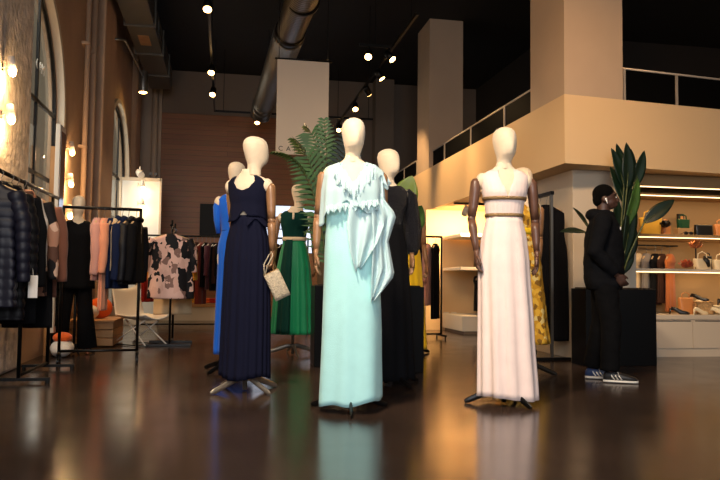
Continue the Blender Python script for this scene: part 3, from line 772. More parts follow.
wrap(TORSO, lambda a: 1.24+.03*math.sin(D(a)*6), 1.285, lambda z, a: .022+.02*(1.29-z)/.05, 120, 4, None, 110, 300).build('waist_ruffle', F_navy, t, smooth=True, sol=.004)
# --- bright blue gown behind the navy one
t = mannequin('mannequin in the bright blue gown half hidden behind the navy gown', (.09, 6.85, 0), D(178), D(-25), arms={1: None}, base_rz=.9)
PB = [(.14, 0, 0, .165, .15), (.5, 0, 0, .155, .14), (.95, 0, 0, .145, .12), (1.12, 0, 0, .148, .11), (1.27, 0, 0, .115, .088)]
wrap(PB, .16, 1.28, .006, 200, 26, pleats(15, .06, 14, .7)).build('gown_skirt', F_blue, t, smooth=True, sol=.004)
wrap(TORSO, 1.26, lambda a: keyed(with_neck(1.54, 1.45, 1.42), a), .012, 100, 16).build('gown_bodice', F_blue, t, smooth=True, sol=.004)
MB().tube([(.15, .0, 1.56), (.17, .02, 1.48), (.165, .03, 1.36), (.15, .02, 1.24)], [.03, .034, .03, .02], 18, ry=.8).build('cape_sleeve', F_blue, t, smooth=True)
# --- green gown, back view
t = mannequin('mannequin in the emerald green pleated gown with cream belt seen from behind', (.78, 8.27, 0), D(165), D(-35),
              arms={1: {'el': (.215, .03, 1.26), 'wr': (.235, -.04, 1.03)}}, base_m=M_greymetal, base_rz=.35, base_r=.36)
PG = [(.22, 0, 0, .235, .18), (.5, 0, 0, .218, .165), (.95, 0, 0, .18, .135), (1.12, 0, 0, .152, .112), (1.27, 0, 0, .115, .088)]
wrap(PG, .235, 1.275, .006, 220, 26, pleats(18, .06, 24, .7, .8)).build('gown_skirt', F_green, t, smooth=True, sol=.004)
wrap(PG, .25, 1.272, .016, 60, 20, pleats(18, .05, 24, .7), 92, 178).build('skirt_panel', F_greendark, t, smooth=True, sol=.004).rotation_euler = (0, 0, D(-88))
wrap(TORSO, 1.26, lambda a: keyed(with_neck(1.57, 1.575, 1.44), a), .012, 100, 18).build('gown_bodice', F_greendark, t, smooth=True, sol=.004)
wrap(TORSO, 1.265, 1.305, .02, 72, 2).build('belt', F_cream, t, smooth=True, sol=.006)
MB().tube([(0, .085, 1.57), (0, .108, 1.50)], .012, 10).build('keyhole_opening', M_linen, t, smooth=True)
# --- black sequin gown behind the mint one
t = mannequin('mannequin in the black sequin gown with long sleeves half hidden behind the mint gown', (1.325, 5.85, 0), D(12), D(25), arms={1: {'el': (.235, .02, 1.26), 'wr': (.20, -.05, 1.03)}}, base_rz=.2)
PK = [(.03, .0, 0, .225, .19), (.5, 0, 0, .205, .165), (.95, 0, 0, .17, .13), (1.12, 0, 0, .15, .112), (1.27, 0, 0, .118, .09)]
wrap(PK, .05, 1.28, .008, 200, 26, pleats(12, .05, 34, .7)).build('gown_skirt', F_black, t, smooth=True, sol=.004)
wrap(TORSO, 1.24, lambda a: keyed(with_neck(1.585, 1.585, 1.47), a), .014, 100, 18).build('gown_bodice', F_sequin, t, smooth=True, sol=.004)
for s in (-1, 1):
    MB().tube([(s*.165, 0, 1.565), (s*.20, .0, 1.52), (s*.22, .01, 1.38), (s*.238, .02, 1.25), (s*.225, -.01, 1.12), (s*.215, -.04, 1.05)], [.035, .062, .07, .08, .066, .036], 18).build('sleeve', F_sequin, t, smooth=True)
# --- yellow gown
t = mannequin('mannequin in the plain yellow gown, its head behind the large bright leaf', (2.12, 8.28, 0), D(10), 0, arm_m=M_armwood, base_rz=.2)
wrap(PS, .06, 1.28, .01, 200, 26, pleats(12, .06, 44, .7)).build('gown_skirt', F_yellow, t, smooth=True, sol=.004)
wrap(TORSO, 1.26, lambda a: keyed(with_neck(1.56, 1.57, 1.46), a), .016, 100, 18).build('gown_bodice', F_yellow, t, smooth=True, sol=.004)
# --- gold floral gown behind the blush one
t = mannequin('mannequin in the gold floral gown partly hidden behind the blush gown', (2.79, 6.47, 0), D(8), D(14), arm_m=M_armwood, arms={1: {'el': (.20, .02, 1.25), 'wr': (.19, .02, 1.02)}}, base_rz=.6)
PF = [(.24, 0, 0, .25, .19), (.5, 0, 0, .215, .165), (.95, 0, 0, .17, .13), (1.12, 0, 0, .15, .112), (1.27, 0, 0, .118, .09)]
wrap(PF, .27, 1.28, .008, 160, 26, pleats(9, .05, 54, .7)).build('gown_skirt', F_goldprint, t, smooth=True, sol=.004)
wrap(TORSO, 1.26, lambda a: keyed(with_neck(1.52, 1.55, 1.47), a), .012, 100, 18).build('gown_bodice', F_goldprint, t, smooth=True, sol=.004)
wrap(TORSO, 1.27, 1.33, .018, 72, 2).build('belt', F_yellow, t, smooth=True, sol=.006)
# --- mannequin in black top and trousers on the left
t = mannequin('mannequin in the long black jacket and wide black trousers behind the left rack', (-1.64, 8.55, 0), D(14), D(8), arm_m=M_linen,
              arms={-1: {'el': (-.235, .02, 1.26), 'wr': (-.27, -.02, 1.02)}, 1: {'el': (.235, .02, 1.26), 'wr': (.27, -.02, 1.02)}}, base_rz=.2, base_r=.25)
M_heel = mat('brown_leather_heel', (122, 62, 36), .4)
for s in (-1, 1):
    kx = -.10 if s < 0 else .06
    MB().tube([(s*.08, 0, 1.0), (s*.09+kx*.3, 0, .6), (s*.09+kx, 0, .12)], [.07, .055, .035], 14).build('leg', M_linen, t, smooth=True)
    MB().tube([(s*.075, 0, 1.06), (s*.085, 0, .92), (s*.09+kx*.35, 0, .55), (s*.09+kx, -.01, .07)], [.085, .092, .088, .115], 22, ry=.9).build('trouser_leg', F_black, t, smooth=True)
    sh = MB().tube([(s*.09+kx, .06, .085), (s*.09+kx, .0, .075), (s*.09+kx, -.08, .03), (s*.09+kx, -.15, .02)], [.028, .034, .036, .018], 14, ry=.75)
    sh.tube([(s*.09+kx, .065, .08), (s*.09+kx, .07, 0)], [.018, .010], 10).build('shoe', M_heel, t, smooth=True)
wrap([(.75, 0, 0, .20, .14), (1.0, 0, 0, .19, .135), (1.27, 0, 0, .155, .115), (1.45, 0, -.01, .165, .115), (1.55, 0, 0, .165, .085), (1.59, 0, .004, .13, .062), (1.605, 0, .006, .085, .056)], .78, lambda a: keyed(with_neck(1.55, 1.59, 1.48), a), .01, 100, 20, pleats(6, .03, 3)).build('jacket', F_black, t, smooth=True, sol=.005)
for s in (-1, 1):
    MB().tube([(s*.165, 0, 1.565), (s*.20, .0, 1.52), (s*.225, .02, 1.38), (s*.24, .02, 1.25), (s*.265, 0, 1.08)], [.035, .058, .058, .056, .05], 18).build('sleeve', F_black, t, smooth=True)

# clutch bag hanging from the hand of the navy mannequin
M_bead = mat('beaded_ivory', (206, 190, 164), .45, .1, bump=(90, 1.2), var=(60, .25))
t = thing('clutch_bag', 'small ivory beaded clutch bag hanging by its loop from the navy mannequin hand', 'bag', (.345, 5.48, .905))
rot = Matrix.Rotation(D(-26), 3, 'Y')
def rp(x, y, z): return tuple(rot @ Vector((x, y, z)))
R = []
for k in range(9):
    v = k/8; z = -.215+.215*v
    th = .012+.022*math.sin(PI*v)**.6
    R.append([rp(*spt(0, 0, .062, th, 2*PI*j/28, 4), z) for j in range(28)])
MB().rings(R).build('bag_body', M_bead, t, smooth=True)
MB().tube([rp(-.06, 0, .002), rp(.06, 0, .002)], .006, 8).build('zipper', F_gold, t, smooth=True)
MB().tube([rp(-.055, 0, 0), (-.055, .0, .06), (-.02, .01, .13), (.0, .01, .155), (.012, .0, .13), (-.03, -.01, .05), rp(-.05, 0, 0)], .005, 8).build('wrist_strap', M_bead, t, smooth=True)
# mannequins in the shop are a little taller than their pattern
for o in COL.objects:
    if o.type == 'EMPTY' and o.get('category') == 'mannequin': o.scale = (.935,)*3 if 'trousers' in o['label'] else (1.018,)*3 if 'mint green' in o['label'] else (1.03,)*3

# ---------------------------------------------------------------- clothes rails and garments
def rail_frame(label, loc, rz, L, H, foot=.45, casters=True, low=.10, m=M_blackmetal, r=.015, cat='clothes rack'):
    t = thing('clothing_rack', label, cat, loc, rz)
    for x in (0, L):
        MB().tube([(x, 0, low), (x, 0, H)], r, 12).build('post', m, t, smooth=True)
        f = MB().tube([(x, -foot/2, low), (x, foot/2, low)], r, 10).build('foot_bar', m, t, smooth=True)
        for y in (-foot/2+.03, foot/2-.03):
            if casters:
                MB().tube([(x-.012, y, .035), (x+.012, y, .035)], .034, 16).tube([(x, y, .05), (x, y, low)], .010, 8).build('caster', m, f)
            else:
                MB().tube([(x, y, 0), (x, y, low)], .012, 8).build('foot', m, f)
    MB().tube([(-.01, 0, H), (L+.01, 0, H)], r*1.1, 12).build('top_rail', m, t, smooth=True)
    MB().tube([(0, 0, low+.02), (L, 0, low+.02)], r*.9, 12).build('bottom_rail', m, t, smooth=True)
    return t
_hang = {}
def hanger_part(W, t, m):
    h = MB()
    h.tube([(-W*.44, 0, -.155), (-W*.25, 0, -.125), (0, 0, -.10), (W*.25, 0, -.125), (W*.44, 0, -.155)], [.008, .011, .013, .011, .008], 8, ry=1.2)
    hb = h.build('hanger', m, t, smooth=True)
    MB().tube([(0, 0, -.10), (0, 0, -.04), (.012, 0, -.02), (.018, 0, .004), (.006, 0, .018), (-.012, 0, .018), (-.018, 0, .004)], .003, 6).build('hook', M_greymetal, hb, smooth=True)
def garment(label, loc, rz, m, L=.8, W=.42, T=.12, sleeve=0, flare=1.0, kind='dress', puffy=False, collar=False, group=None, name=None, cat=None, seed=0, hang=None):
    names = {'dress': ('hanging_dress', 'dress'), 'coat': ('hanging_coat', 'coat'), 'top': ('hanging_blouse', 'top'), 'trousers': ('hanging_trousers', 'trousers')}
    t = thing(name or names[kind][0], label, cat or names[kind][1], loc, rz, group)
    hanger_part(W, t, hang or M_hangerwood)
    r = random.Random(seed); p1, p2 = r.uniform(0, 6), r.uniform(0, 6)
    if kind == 'trousers':
        for s in (-1, 1):
            MB().rings([[spt(s*W*.2*(1 if z < -.3 else .9), 0, W*.19*(1+(.2 if z < -L*.7 else 0)), T*.45*(1+.1*math.sin(6*2*PI*j/28)), 2*PI*j/28) + (z,) for j in range(28)] for z in (-.16, -.2, -.35, -L*.6, -L*.8, -L)], True, True).build('trouser_leg', m, t, smooth=True)
        return t
    P = [(-.085, .05, .03), (-.105, .075, .042), (-.125, W*.28, .05), (-.15, W*.42, .052), (-.175, W*.49, .055), (-.24, W*.5, T*.42), (-.42, W*.47, T*.5), (-.6, W*.49*(1+(flare-1)*.4), T*.5), (-L, W*.5*flare, T*.5*flare)]
    P = [q for q in P if q[0] > -L+.02]+[(-L, W*.5*flare, T*.5*flare)]
    P = [(z, 0, 0, a, b) for z, a, b in reversed(P)]
    R = []; N = 96 if puffy else 34
    for k in range(N+1):
        z = -L+(L-.085)*k/N; cx, cy, rx, ry = interp(P, z); row = []
        dn = min(1, max(0, (-z-.2)/.5))
        for j in range(60):
            a = 2*PI*j/60
            f = 1+dn*(.05*math.sin(9*a+p1)+.06*math.sin(5*a+p2+z*2))
            if puffy: f += .075*abs(math.sin(PI*z/.07))**.6-.035
            x, y = spt(cx, cy, rx*f, ry*f*(1.0+dn*.2*math.sin(7*a+p2)), a)
            row.append((x, y, z))
        R.append(row)
    b = MB().rings(R).build('garment_body', m, t, smooth=True)
    if sleeve:
        for s in (-1, 1):
            n = 60 if puffy else 22; pts = []; rs = []
            for k in range(n+1):
                v = k/n; pts.append((s*(W*.43+.055*min(1, v*3)+.02*v), -.01-.015*math.sin(v*3), -.165-sleeve*v))
                rs.append((.058-.02*v)*(1+(.16*abs(math.sin(PI*v*sleeve/.07)) if puffy else .05*math.sin(v*17+p1))))
            MB().tube(pts, rs, 14).build('sleeve', m, t, smooth=True)
    if collar:
        MB().tube([(-.07, -.01, -.11), (-.05, -.045, -.085), (0, -.06, -.10), (.05, -.045, -.085), (.07, -.01, -.11), (.05, .04, -.075), (0, .05, -.07), (-.05, .04, -.075), (-.07, -.01, -.11)], .022, 10).build('collar', m, t, smooth=True)
    return t

F_puffer = mat('navy_puffer', (16, 16, 30), .5, spec=.3)
F_blackcoat = mat('black_puffer', (9, 9, 15), .55, spec=.25)
F_geo = printed('geometric_print', [(0, (24, 20, 22)), (.34, (176, 128, 104)), (.62, (92, 62, 50)), (.78, (214, 176, 152))], 11, noise_mix=.05)
F_print = printed('blush_black_print', [(0, (214, 176, 164)), (.30, (18, 16, 20)), (.68, (206, 166, 154)), (.88, (128, 98, 90))], 15, stretch=(1.0, 1, .7), noise_mix=.13)
F_brown = fabric('brown_knit', (132, 84, 66)); F_pink = fabric('dusty_pink', (200, 146, 132)); F_peach = fabric('peach', (222, 148, 112))
F_dnavy = fabric('dark_navy', (20, 30, 58)); F_red = fabric('red_cloth', (178, 34, 24)); F_brick = fabric('brick_red', (120, 40, 30))
F_white = fabric('white_cloth', (216, 208, 200)); F_rust = fabric('rust', (168, 74, 36)); F_orange = fabric('orange_cloth', (226, 96, 30)); F_mustard = fabric('mustard', (196, 140, 40))
F_tan = fabric('burnt_orange', (176, 98, 46)); F_beige = fabric('beige_cloth', (196, 172, 138)); F_darkbrown = fabric('dark_brown_cloth', (58, 36, 28)); F_plum = fabric('plum', (70, 26, 40)); F_grey = fabric('grey_cloth', (120, 112, 108))

# front left rail, seen end on
RX, RY = -1.60, 6.2
t = thing('clothing_rack', 'black metal rail on T shaped feet at the left edge by the rough pillar', 'clothes rack', (RX, RY, 0))
MB().tube([(0, 0, .03), (0, 0, 1.60)], .016, 12).build('post', M_blackmetal, t, smooth=True)
MB().tube([(0, .95, .03), (0, .95, 1.60)], .016, 12).build('post', M_blackmetal, t, smooth=True)
for y in (0, .95):
    f = MB().bb(-.22, .24, y-.018, y+.018, .02, .045).build('foot_bar', M_blackmetal, t, bev=.003)
    for x in (-.2, .22): MB().tube([(x, y, 0), (x, y, .03)], .018, 10).build('foot', M_blackmetal, f)
MB().tube([(-.02, -1.0, 1.615), (0, 1.15, 1.615)], .016, 12).build('top_rail', M_blackmetal, t, smooth=True)
MB().tube([(0, 0, .06), (0, .95, .06)], .012, 10).build('bottom_rail', M_blackmetal, t, smooth=True)
RZ = 1.60
garment('dark navy quilted puffer jacket nearest on the rail at the left edge', (RX-.02, 5.35, RZ), D(4), F_puffer, .96, .40, .20, .62, 1.0, 'coat', True, True, seed=1)
garment('black quilted jacket hanging second on the rail at the left edge', (RX-.01, 5.58, RZ), D(-3), F_blackcoat, 1.06, .38, .18, .64, 1.02, 'coat', True, True, seed=2)
garment('long black plain coat hanging third on the rail at the left edge', (RX, 5.80, RZ), D(3), F_black, 1.10, .36, .12, .66, 1.05, 'coat', collar=True, seed=3)
garment('brown and blush coat with angular print on the rail at the left edge', (RX+.02, 6.08, RZ), D(12), F_geo, .90, .37, .14, .60, 1.05, 'coat', collar=True, seed=4)
garment('black long skirted dress hanging behind the angular print coat', (RX+.03, 6.27, RZ), D(-4), F_black, 1.16, .34, .10, 0, 1.1, seed=5)
garment('dusty brown long cardigan farthest on the rail at the left edge', (RX+.02, 6.48, RZ), D(8), F_brown, .92, .34, .12, .62, 1.0, 'coat', seed=6)
garment('white blouse hanging between the dark coats at the left edge', (RX, 5.95, RZ), D(-6), F_white, .70, .32, .10, .50, 1.0, 'top', seed=7)
t = thing('price_card', 'white paper card hanging on the dark coat at the left edge', 'card', (-1.345, 5.50, .70))
MB().bb(-.032, .032, -.002, .002, 0, .16).build('card', F_white, t, bev=.001)
MB().tube([(0, 0, .16), (-.01, .01, .22)], .0015, 6).build('string', F_white, t)

# second rail, square pipe frame on casters
rail_frame('black pipe clothes rail on casters in front of the mannequin in black trousers', (-1.60, 7.62, 0), D(8), .74, 1.56, .34)
def on2(s, dz=0): return (-1.60+s*math.cos(D(8)), 7.62+s*math.sin(D(8)), 1.545)
for s, m_, L, W, T, sl, k, lab, sd in ((.32, F_pink, .72, .30, .07, .5, 'dress', 'dusty pink dress hanging leftmost on the caster rail, beside the black jacket', 2),
        (.39, F_peach, 1.02, .30, .07, .48, 'dress', 'longer peach pink dress hanging second from the left on the caster rail', 3),
        (.455, F_dnavy, .80, .34, .06, 0, 'dress', 'dark navy dress hanging beside the pink dresses on the caster rail', 4),
        (.505, F_beige, .62, .32, .05, 0, 'top', 'narrow pale beige top squeezed between navy and black on the caster rail', 5),
        (.56, F_dnavy, .80, .38, .08, .55, 'coat', 'navy jacket hanging third from the right end of the caster rail', 6),
        (.62, F_blackcoat, .76, .40, .11, .56, 'coat', 'black padded jacket hanging second from the right end of the caster rail', 7),
        (.695, F_black, .74, .40, .12, .56, 'coat', 'black bulky jacket at the right end of the caster rail', 8)):
    garment(lab, on2(s), D(80 if s > .5 else 90), m_, L, W, T, sl, 1.0, k, collar=(k == 'coat'), seed=sd)

# third rail with the printed dress, its rail running back
t = thing('clothing_rack', 'slim black double post rail holding the blush and black printed dress', 'clothes rack', (-.67, 9.45, 0))
for y in (0, .55):
    MB().tube([(0, y, .02), (0, y, 1.60)], .014, 12).build('post', M_blackmetal, t, smooth=True)
    MB().bb(-.30, .26, y-.015, y+.015, 0, .03).build('foot_bar', M_blackmetal, t, bev=.003)
MB().tube([(0, -.22, 1.52), (0, .75, 1.52)], .014, 12).build('top_rail', M_blackmetal, t, smooth=True)
MB().tube([(0, 0, .05), (0, .55, .05)], .012, 10).build('bottom_rail', M_blackmetal, t, smooth=True)
garment('blush pink dress with bold black leaf print facing the front', (-.67, 9.29, 1.505), D(3), F_print, .90, .50, .16, .40, 1.08, seed=11)
garment('mustard yellow blouse hanging right behind the printed dress', (-.66, 9.62, 1.505), D(-6), F_mustard, .78, .48, .12, .5, 1.0, 'top', seed=12)
garment('cream long dress hanging behind the mustard blouse', (-.67, 9.82, 1.505), D(4), F_beige, 1.12, .44, .12, .4, 1.05, seed=13)

# long rail at the back
rail_frame('long black clothes rail in front of the plank wall at the back', (-1.45, 12.8, 0), 0, 2.9, 1.60, .5, False, .06)
cols = [(-1.36, F_beige, .9, 'beige'), (-1.27, F_red, 1.12, 'bright red'), (-1.18, F_red, 1.10, 'deep bright red'), (-1.08, F_peach, 1.0, 'peach'), (-.98, F_white, .95, 'white'),
        (-.62, F_brick, 1.05, 'brick red'), (-.55, F_rust, 1.0, 'rust brown'), (-.48, F_darkbrown, .95, 'dark brown'), (-.40, F_brick, 1.15, 'long brick red'), (-.33, F_black, .86, 'black'),
        (-.26, F_plum, .9, 'plum'), (-.19, F_black, .92, 'longer black'), (-.12, F_darkbrown, .8, 'short dark brown'), (-.05, F_black, .9, 'plain black'), (.03, F_dnavy, .9, 'navy'),
        (.12, F_red, 1.0, 'scarlet'), (.24, F_black, .9, 'black knee length'), (.9, F_darkbrown, .9, 'chestnut'), (1.0, F_black, .95, 'black sleeveless'), (1.1, F_rust, 1.0, 'rust coloured'), (1.2, F_plum, .9, 'dark plum'), (1.3, F_black, 1.0, 'long black')]
where = ['at its left end', 'second from its left end', 'third from its left end', 'left of the printed dress', 'nearest the printed dress']
for i, (x, m_, L, cname) in enumerate(cols):
    if i < 5: w = where[i]
    elif x < .2: w = 'between printed dress and blue gown'
    elif x < .5: w = 'behind the navy gown'
    else: w = 'seen beside the emerald gown'
    garment('%s garment on the long back rail %s' % (cname, w), (x, 12.8, 1.58), D(68+(i*37 % 17)-8), m_, L, .40, .08, (.5 if i % 3 == 1 else 0), 1.0, 'coat' if i % 3 == 1 else 'dress', seed=30+i, hang=M_white)
# folded red clothes and shoes low at the back
for i, (x, m_, c_) in enumerate(((-.42, F_orange, 'orange'), (-.20, F_red, 'red'), (-.55, F_mustard, 'mustard'))):
    t = thing('folded_clothes', 'small folded %s garment lying on the low wooden platform at the back' % c_, 'folded clothes', (x, 15.7, .36))
    MB().bb(-.14, .14, -.1, .1, 0, .05).build('folded_layer', m_, t, bev=.02)
    MB().bb(-.13, .135, -.1, .095, .051, .10).build('folded_layer', m_, t, bev=.02)

# things on the slatted box behind the trousers mannequin
def cushion(label, loc, m_, r=(.2, .14, .11), rz=0, tilt=0):
    t = tag(MB().ell((0, 0, 0), r, 28, 16).build('cushion', m_, smooth=True), label, 'cushion'); t.location = loc; t.rotation_euler = (tilt, 0, rz); return t
cushion('orange cushion standing on the slatted box behind the black trousers', (-1.56, 9.75, .47), F_orange, (.15, .07, .135), .2)
cushion('white cushion lying on the slatted box at the left', (-1.68, 9.6, .425), F_white, (.13, .12, .09), .1)
t = thing('fabric_bundle', 'crumpled white cloth bundle on the floor behind the T shaped foot', 'cloth', (-1.72, 8.35, 0))
MB().ell((0, 0, .09), (.12, .2, .09)).ell((.02, -.15, .07), (.1, .12, .07)).build('cloth_fold', F_white, t, smooth=True)
MB().ell((-.0, .0, .20), (.10, .12, .06)).build('cloth_fold', F_orange, t, smooth=True)

# white shell chair with wire legs
t = thing('shell_chair', 'white low shell chair with thin crossed wire legs behind the caster rail', 'chair', (-1.03, 9.65, 0), D(50))
G = []
for i in range(15):
    v = i/14; row = []
    for j in range(17):
        u = j/8-1
        if v < .5: y = .22-.5*(v*2)*-1-.5; z = .34+.04*u*u*1.5-.02*math.sin(PI*v*2)
        else: y = .22+(v-.5)*.22; z = .34+(v-.5)*.76+.05*u*u
        row.append((u*(.24-.05*abs(v-.5)), y, z))
    G.append(row)
MB().grid(G).build('seat_shell', M_white, t, smooth=True, sol=.012)
for sx in (-1, 1):
    MB().tube([(sx*.18, -.26, .012), (sx*.12, .16, .33)], .009, 8).build('leg', M_white, t, smooth=True)
    MB().tube([(sx*.18, .34, .012), (sx*.12, -.18, .33)], .009, 8).build('leg', M_white, t, smooth=True)
    MB().tube([(sx*.18, -.27, .012), (sx*.18, .35, .012)], .008, 8).build('floor_runner', M_blackmetal, t, smooth=True)

# rails under the mezzanine
t = thing('clothing_rack', 'tall black rail with a square bracket behind the blush gown, full of black dresses', 'clothes rack', (3.58, 7.50, 0), 0)
MB().bb(-.015, .015, -.015, .015, 0.02, 1.86).build('post', M_greymetal, t)
MB().bb(-.015, .015, .88, .91, 0.02, 1.86).build('post', M_greymetal, t)
MB().bb(-.02, .02, -.03, .93, 1.84, 1.88).build('top_rail', M_blackmetal, t)
for y in (0, .9): MB().bb(-.22, .22, y-.02, y+.02, 0, .03).build('foot_bar', M_blackmetal, t)
for i, (dy, lab, L, mm) in enumerate(((.08, 'long black dress nearest on the tall rail behind the blush gown', 1.62, F_black), (.26, 'second long black dress on the tall rail behind the blush gown', 1.55, F_black),
                                  (.44, 'third, dark navy dress on the tall rail by the blush gown', 1.5, F_dnavy), (.66, 'farthest black dress on the tall rail behind the blush gown', 1.5, F_black))):
    garment(lab, (3.58, 7.55+dy, 1.825), D(-8), mm, L, .42, .12, 0, 1.15, seed=60+i)
rail_frame('black rail at the mouth of the bright alcove behind the yellow gown', (2.72, 10.5, 0), D(5), .52, 1.54, .4, False, .05)
for i, (x, m_, L, lab, sl) in enumerate(((2.80, F_darkbrown, 1.0, 'dark brown coat on the alcove rail, leftmost', .5), (2.90, F_black, 1.0, 'black coat second on the alcove rail', .5), (3.01, F_pink, 1.02, 'dusty pink coat on the alcove rail', .5), (3.14, F_black, 1.22, 'long black dress at the right end of the alcove rail', 0))):
    garment(lab, (x, 10.53, 1.52), D(60), m_, L, .36, .09, sl, 1.0, 'coat' if sl else 'dress', seed=70+i)
# alcove wall shelves
t = thing('wall_shelving', 'pale shelving unit with a low cabinet beside the bright alcove wall', 'shelf', (3.85, 11.35, 0))
MB().bb(0, 1.6, 0, 1.1, .05, .30).build('cabinet_body', M_white, t, bev=.004)
MB().bb(.03, 1.57, .03, 1.05, 0, .05).build('plinth', M_grey_wall, t)
for z in (1.06, 1.62): MB().bb(0, 1.6, .1, 1.1, z, z+.05).build('shelf_board', M_white, t, bev=.003)
MB().bb(1.57, 1.6, .1, 1.1, .30, 1.95).build('side_panel', M_white, t)
for i in range(4):
    garment('%s dark dress hanging in the alcove shelving left of the blush gown' % ('first', 'second', 'third', 'fourth')[i], (4.25+i*.13, 11.8, 1.05), D(70), (F_black, F_dnavy, F_black, F_darkbrown)[i], .68, .34, .08, 0, seed=80+i)
for i in range(3):
    garment('%s dark blouse hanging on the upper level of the alcove shelving' % ('first', 'second', 'third')[i], (4.25+i*.15, 11.8, 1.60), D(70), (F_black, F_darkbrown, F_black)[i], .48, .34, .08, 0, kind='top', seed=90+i)
# two small wall sockets low on the alcove wall
for i in range(2):
    o = tag(MB().bb(-.05, .05, -.008, .004, -.04, .04).build('wall_socket', M_white, bev=.003), '%s of two white sockets low on the bright alcove wall' % ('left', 'right')[i], 'socket'); o.location = (3.93+i*.14, 12.49, .28)

# ---------------------------------------------------------------- lit niche with shelves at the right
NX0, NX1, NY, NB = 4.70, 8.6, 7.72, 8.34
t = thing('wall_shelving', 'lit built in shelving niche with low cabinet at the right under the mezzanine', 'shelf', (NX0, NY, 0))
W = NX1-NX0; dp = NB-NY
MB().bb(0, W, .0, dp, .44, .495).build('counter_top', M_offwhite, t, bev=.003)
for k in range(5):
    x0 = .0+k*W/5
    d = MB().bb(x0+.004, x0+W/5-.004, .0, .02, .10, .43).build('cabinet_door', M_offwhite, t, bev=.002)
    MB().bb(x0+.03, x0+W/5-.03, -.004, .0, .418, .428).build('finger_groove', M_dark_wall, d)
MB().bb(0, W, .021, dp, .10, .439).build('cabinet_body', M_offwhite, t)
MB().bb(0, W, .015, dp, 0, .10).build('plinth', M_offwhite, t)
for z in (1.01, 1.42):
    b = MB().bb(0, W, .0, .30 if z < 1.2 else dp, z-.02, z+.03).build('shelf_board', M_tan if z > 1.2 else M_offwhite, t, bev=.003)
    MB().bb(.01, W, -.006, -.0005, z-.016, z-.007).build('light_strip', M_led, b)
MB().bb(0, W, -.02, .14, 2.02, 2.155).build('header_board', M_tan, t, bev=.003)
for z in (2.015, 1.925):
    MB().bb(.01, W, .0 if z > 2 else .10, .012 if z > 2 else .112, z-.009, z).build('light_strip', M_led, t)
MB().bb(0, W, .10, dp, 1.93, 1.95).build('light_shelf', M_tan, t)
MB().bb(2.4, 2.44, 0, dp, .5, 2.0).build('divider', M_offwhite, t)
area('niche_light_upper', (NX0+1.2, NY+.14, 1.9), (NX0+1.2, NY+.4, 1.4), 2.2, .06, 5.5, (1, .68, .36))
area('niche_light_middle', (NX0+1.2, NY+.14, 1.38), (NX0+1.2, NY+.4, 1.0), 2.2, .06, 4, (1, .68, .36))
area('niche_light_lower', (NX0+1.2, NY+.12, .97), (NX0+1.2, NY+.4, .5), 2.2, .06, 4, (1, .70, .38))
t = thing('garment_rail', 'thin dark rail holding clothes between the shelves of the lit niche', 'clothes rack', (4.72, 8.14, 1.335))
MB().tube([(0, 0, 0), (.86, 0, 0)], .010, 10).build('rail', M_blackmetal, t, smooth=True)
for x in (.02, .84): MB().tube([(x, 0, 0), (x, .20, 0)], .008, 8).build('bracket', M_blackmetal, t, smooth=True)
for i, (x, m_, L, k, lab) in enumerate(((4.86, F_black, .72, 'top', 'black top with pale flower hanging leftmost in the lit niche'), (4.98, F_beige, .80, 'dress', 'cream dress hanging second from the left in the lit niche'),
        (5.08, F_beige, .82, 'dress', 'beige dress hanging between the cream and the black one in the lit niche'), (5.20, F_grey, .80, 'dress', 'pale grey beige dress hanging left of the black one in the lit niche'), (5.32, F_black, .72, 'dress', 'black dress hanging in the middle of the lit niche'),
        (5.41, F_darkbrown, .7, 'dress', 'dark brown dress hanging right of the black dress in the lit niche'), (5.52, F_tan, .80, 'dress', 'burnt orange dress hanging at the right end of the niche rail'))):
    garment(lab, (x-.05, 8.14, 1.32), D(38), m_, L, .30, .07, 0, 1.0, k, seed=100+i)
def flower(name, label, loc, m_, n, r, cat='flower', seed=0):
    t = thing(name, label, cat, loc); rr = random.Random(seed)
    for k in range(n):
        a = 2*PI*k/n*2.4; e = .2+.9*k/n; G = []
        u = Vector((math.cos(a)*math.cos(e), math.sin(a)*math.cos(e), math.sin(e))); sdir = u.cross(Vector((0, 0, 1))).normalized(); up = sdir.cross(u)
        for i in range(6):
            v = i/5; w = r*.42*math.sin(PI*(.12+.8*v)); row = []
            for j in range(5):
                q = j/2-1; row.append(tuple(u*r*v+sdir*w*q+up*(.25*r*v*v+.08*r*math.sin(3*q+rr.random()))))
            G.append(row)
        MB().grid(G).build('petal', m_, t, smooth=True, sol=.002)
    return t
def handbag(label, loc, rz, m_, w, d, h, strap=True, taper=.85):
    t = thing('handbag', label, 'bag', loc, rz)
    R = [[spt(0, 0, w/2*(taper+(1-taper)*v), d/2*(1-.35*(1-v) if False else 1-.35*v*1.0), 2*PI*j/32, 5)+(h*v,) for j in range(32)] for v in (0, .04, .3, .6, .9, 1)]
    R = [[(x*(1+(1-taper)*.2), y, z) for x, y, z in r] for r in R]
    b = MB().rings(R).build('bag_body', m_, t, smooth=True, bev=0)
    MB().tube([(-w*.42, 0, h), (w*.42, 0, h)], .006, 8).build('clasp_bar', F_gold, t, smooth=True)
    if strap: MB().tube([(-w*.3, 0, h-.01), (-w*.26, 0, h+w*.25), (0, 0, h+w*.36), (w*.26, 0, h+w*.25), (w*.3, 0, h-.01)], .007, 8).build('handle', m_, t, smooth=True)
    return t
M_yel = fabric('yellow_leather', (222, 172, 60)); M_ggreen = fabric('dark_green_leather', (24, 62, 40), .4); M_bk = mat('black_leather', (16, 15, 15), .35)
M_ivory = mat('ivory_leather', (232, 214, 176), .4, bump=(60, .2)); M_tanbag = mat('tan_leather', (196, 128, 70), .45); M_wicker = mat('wicker', (206, 164, 110), .8, bump=(70, 1.5), var=(50, .25))
UP, MID, LOW = 1.451, 1.041, .496
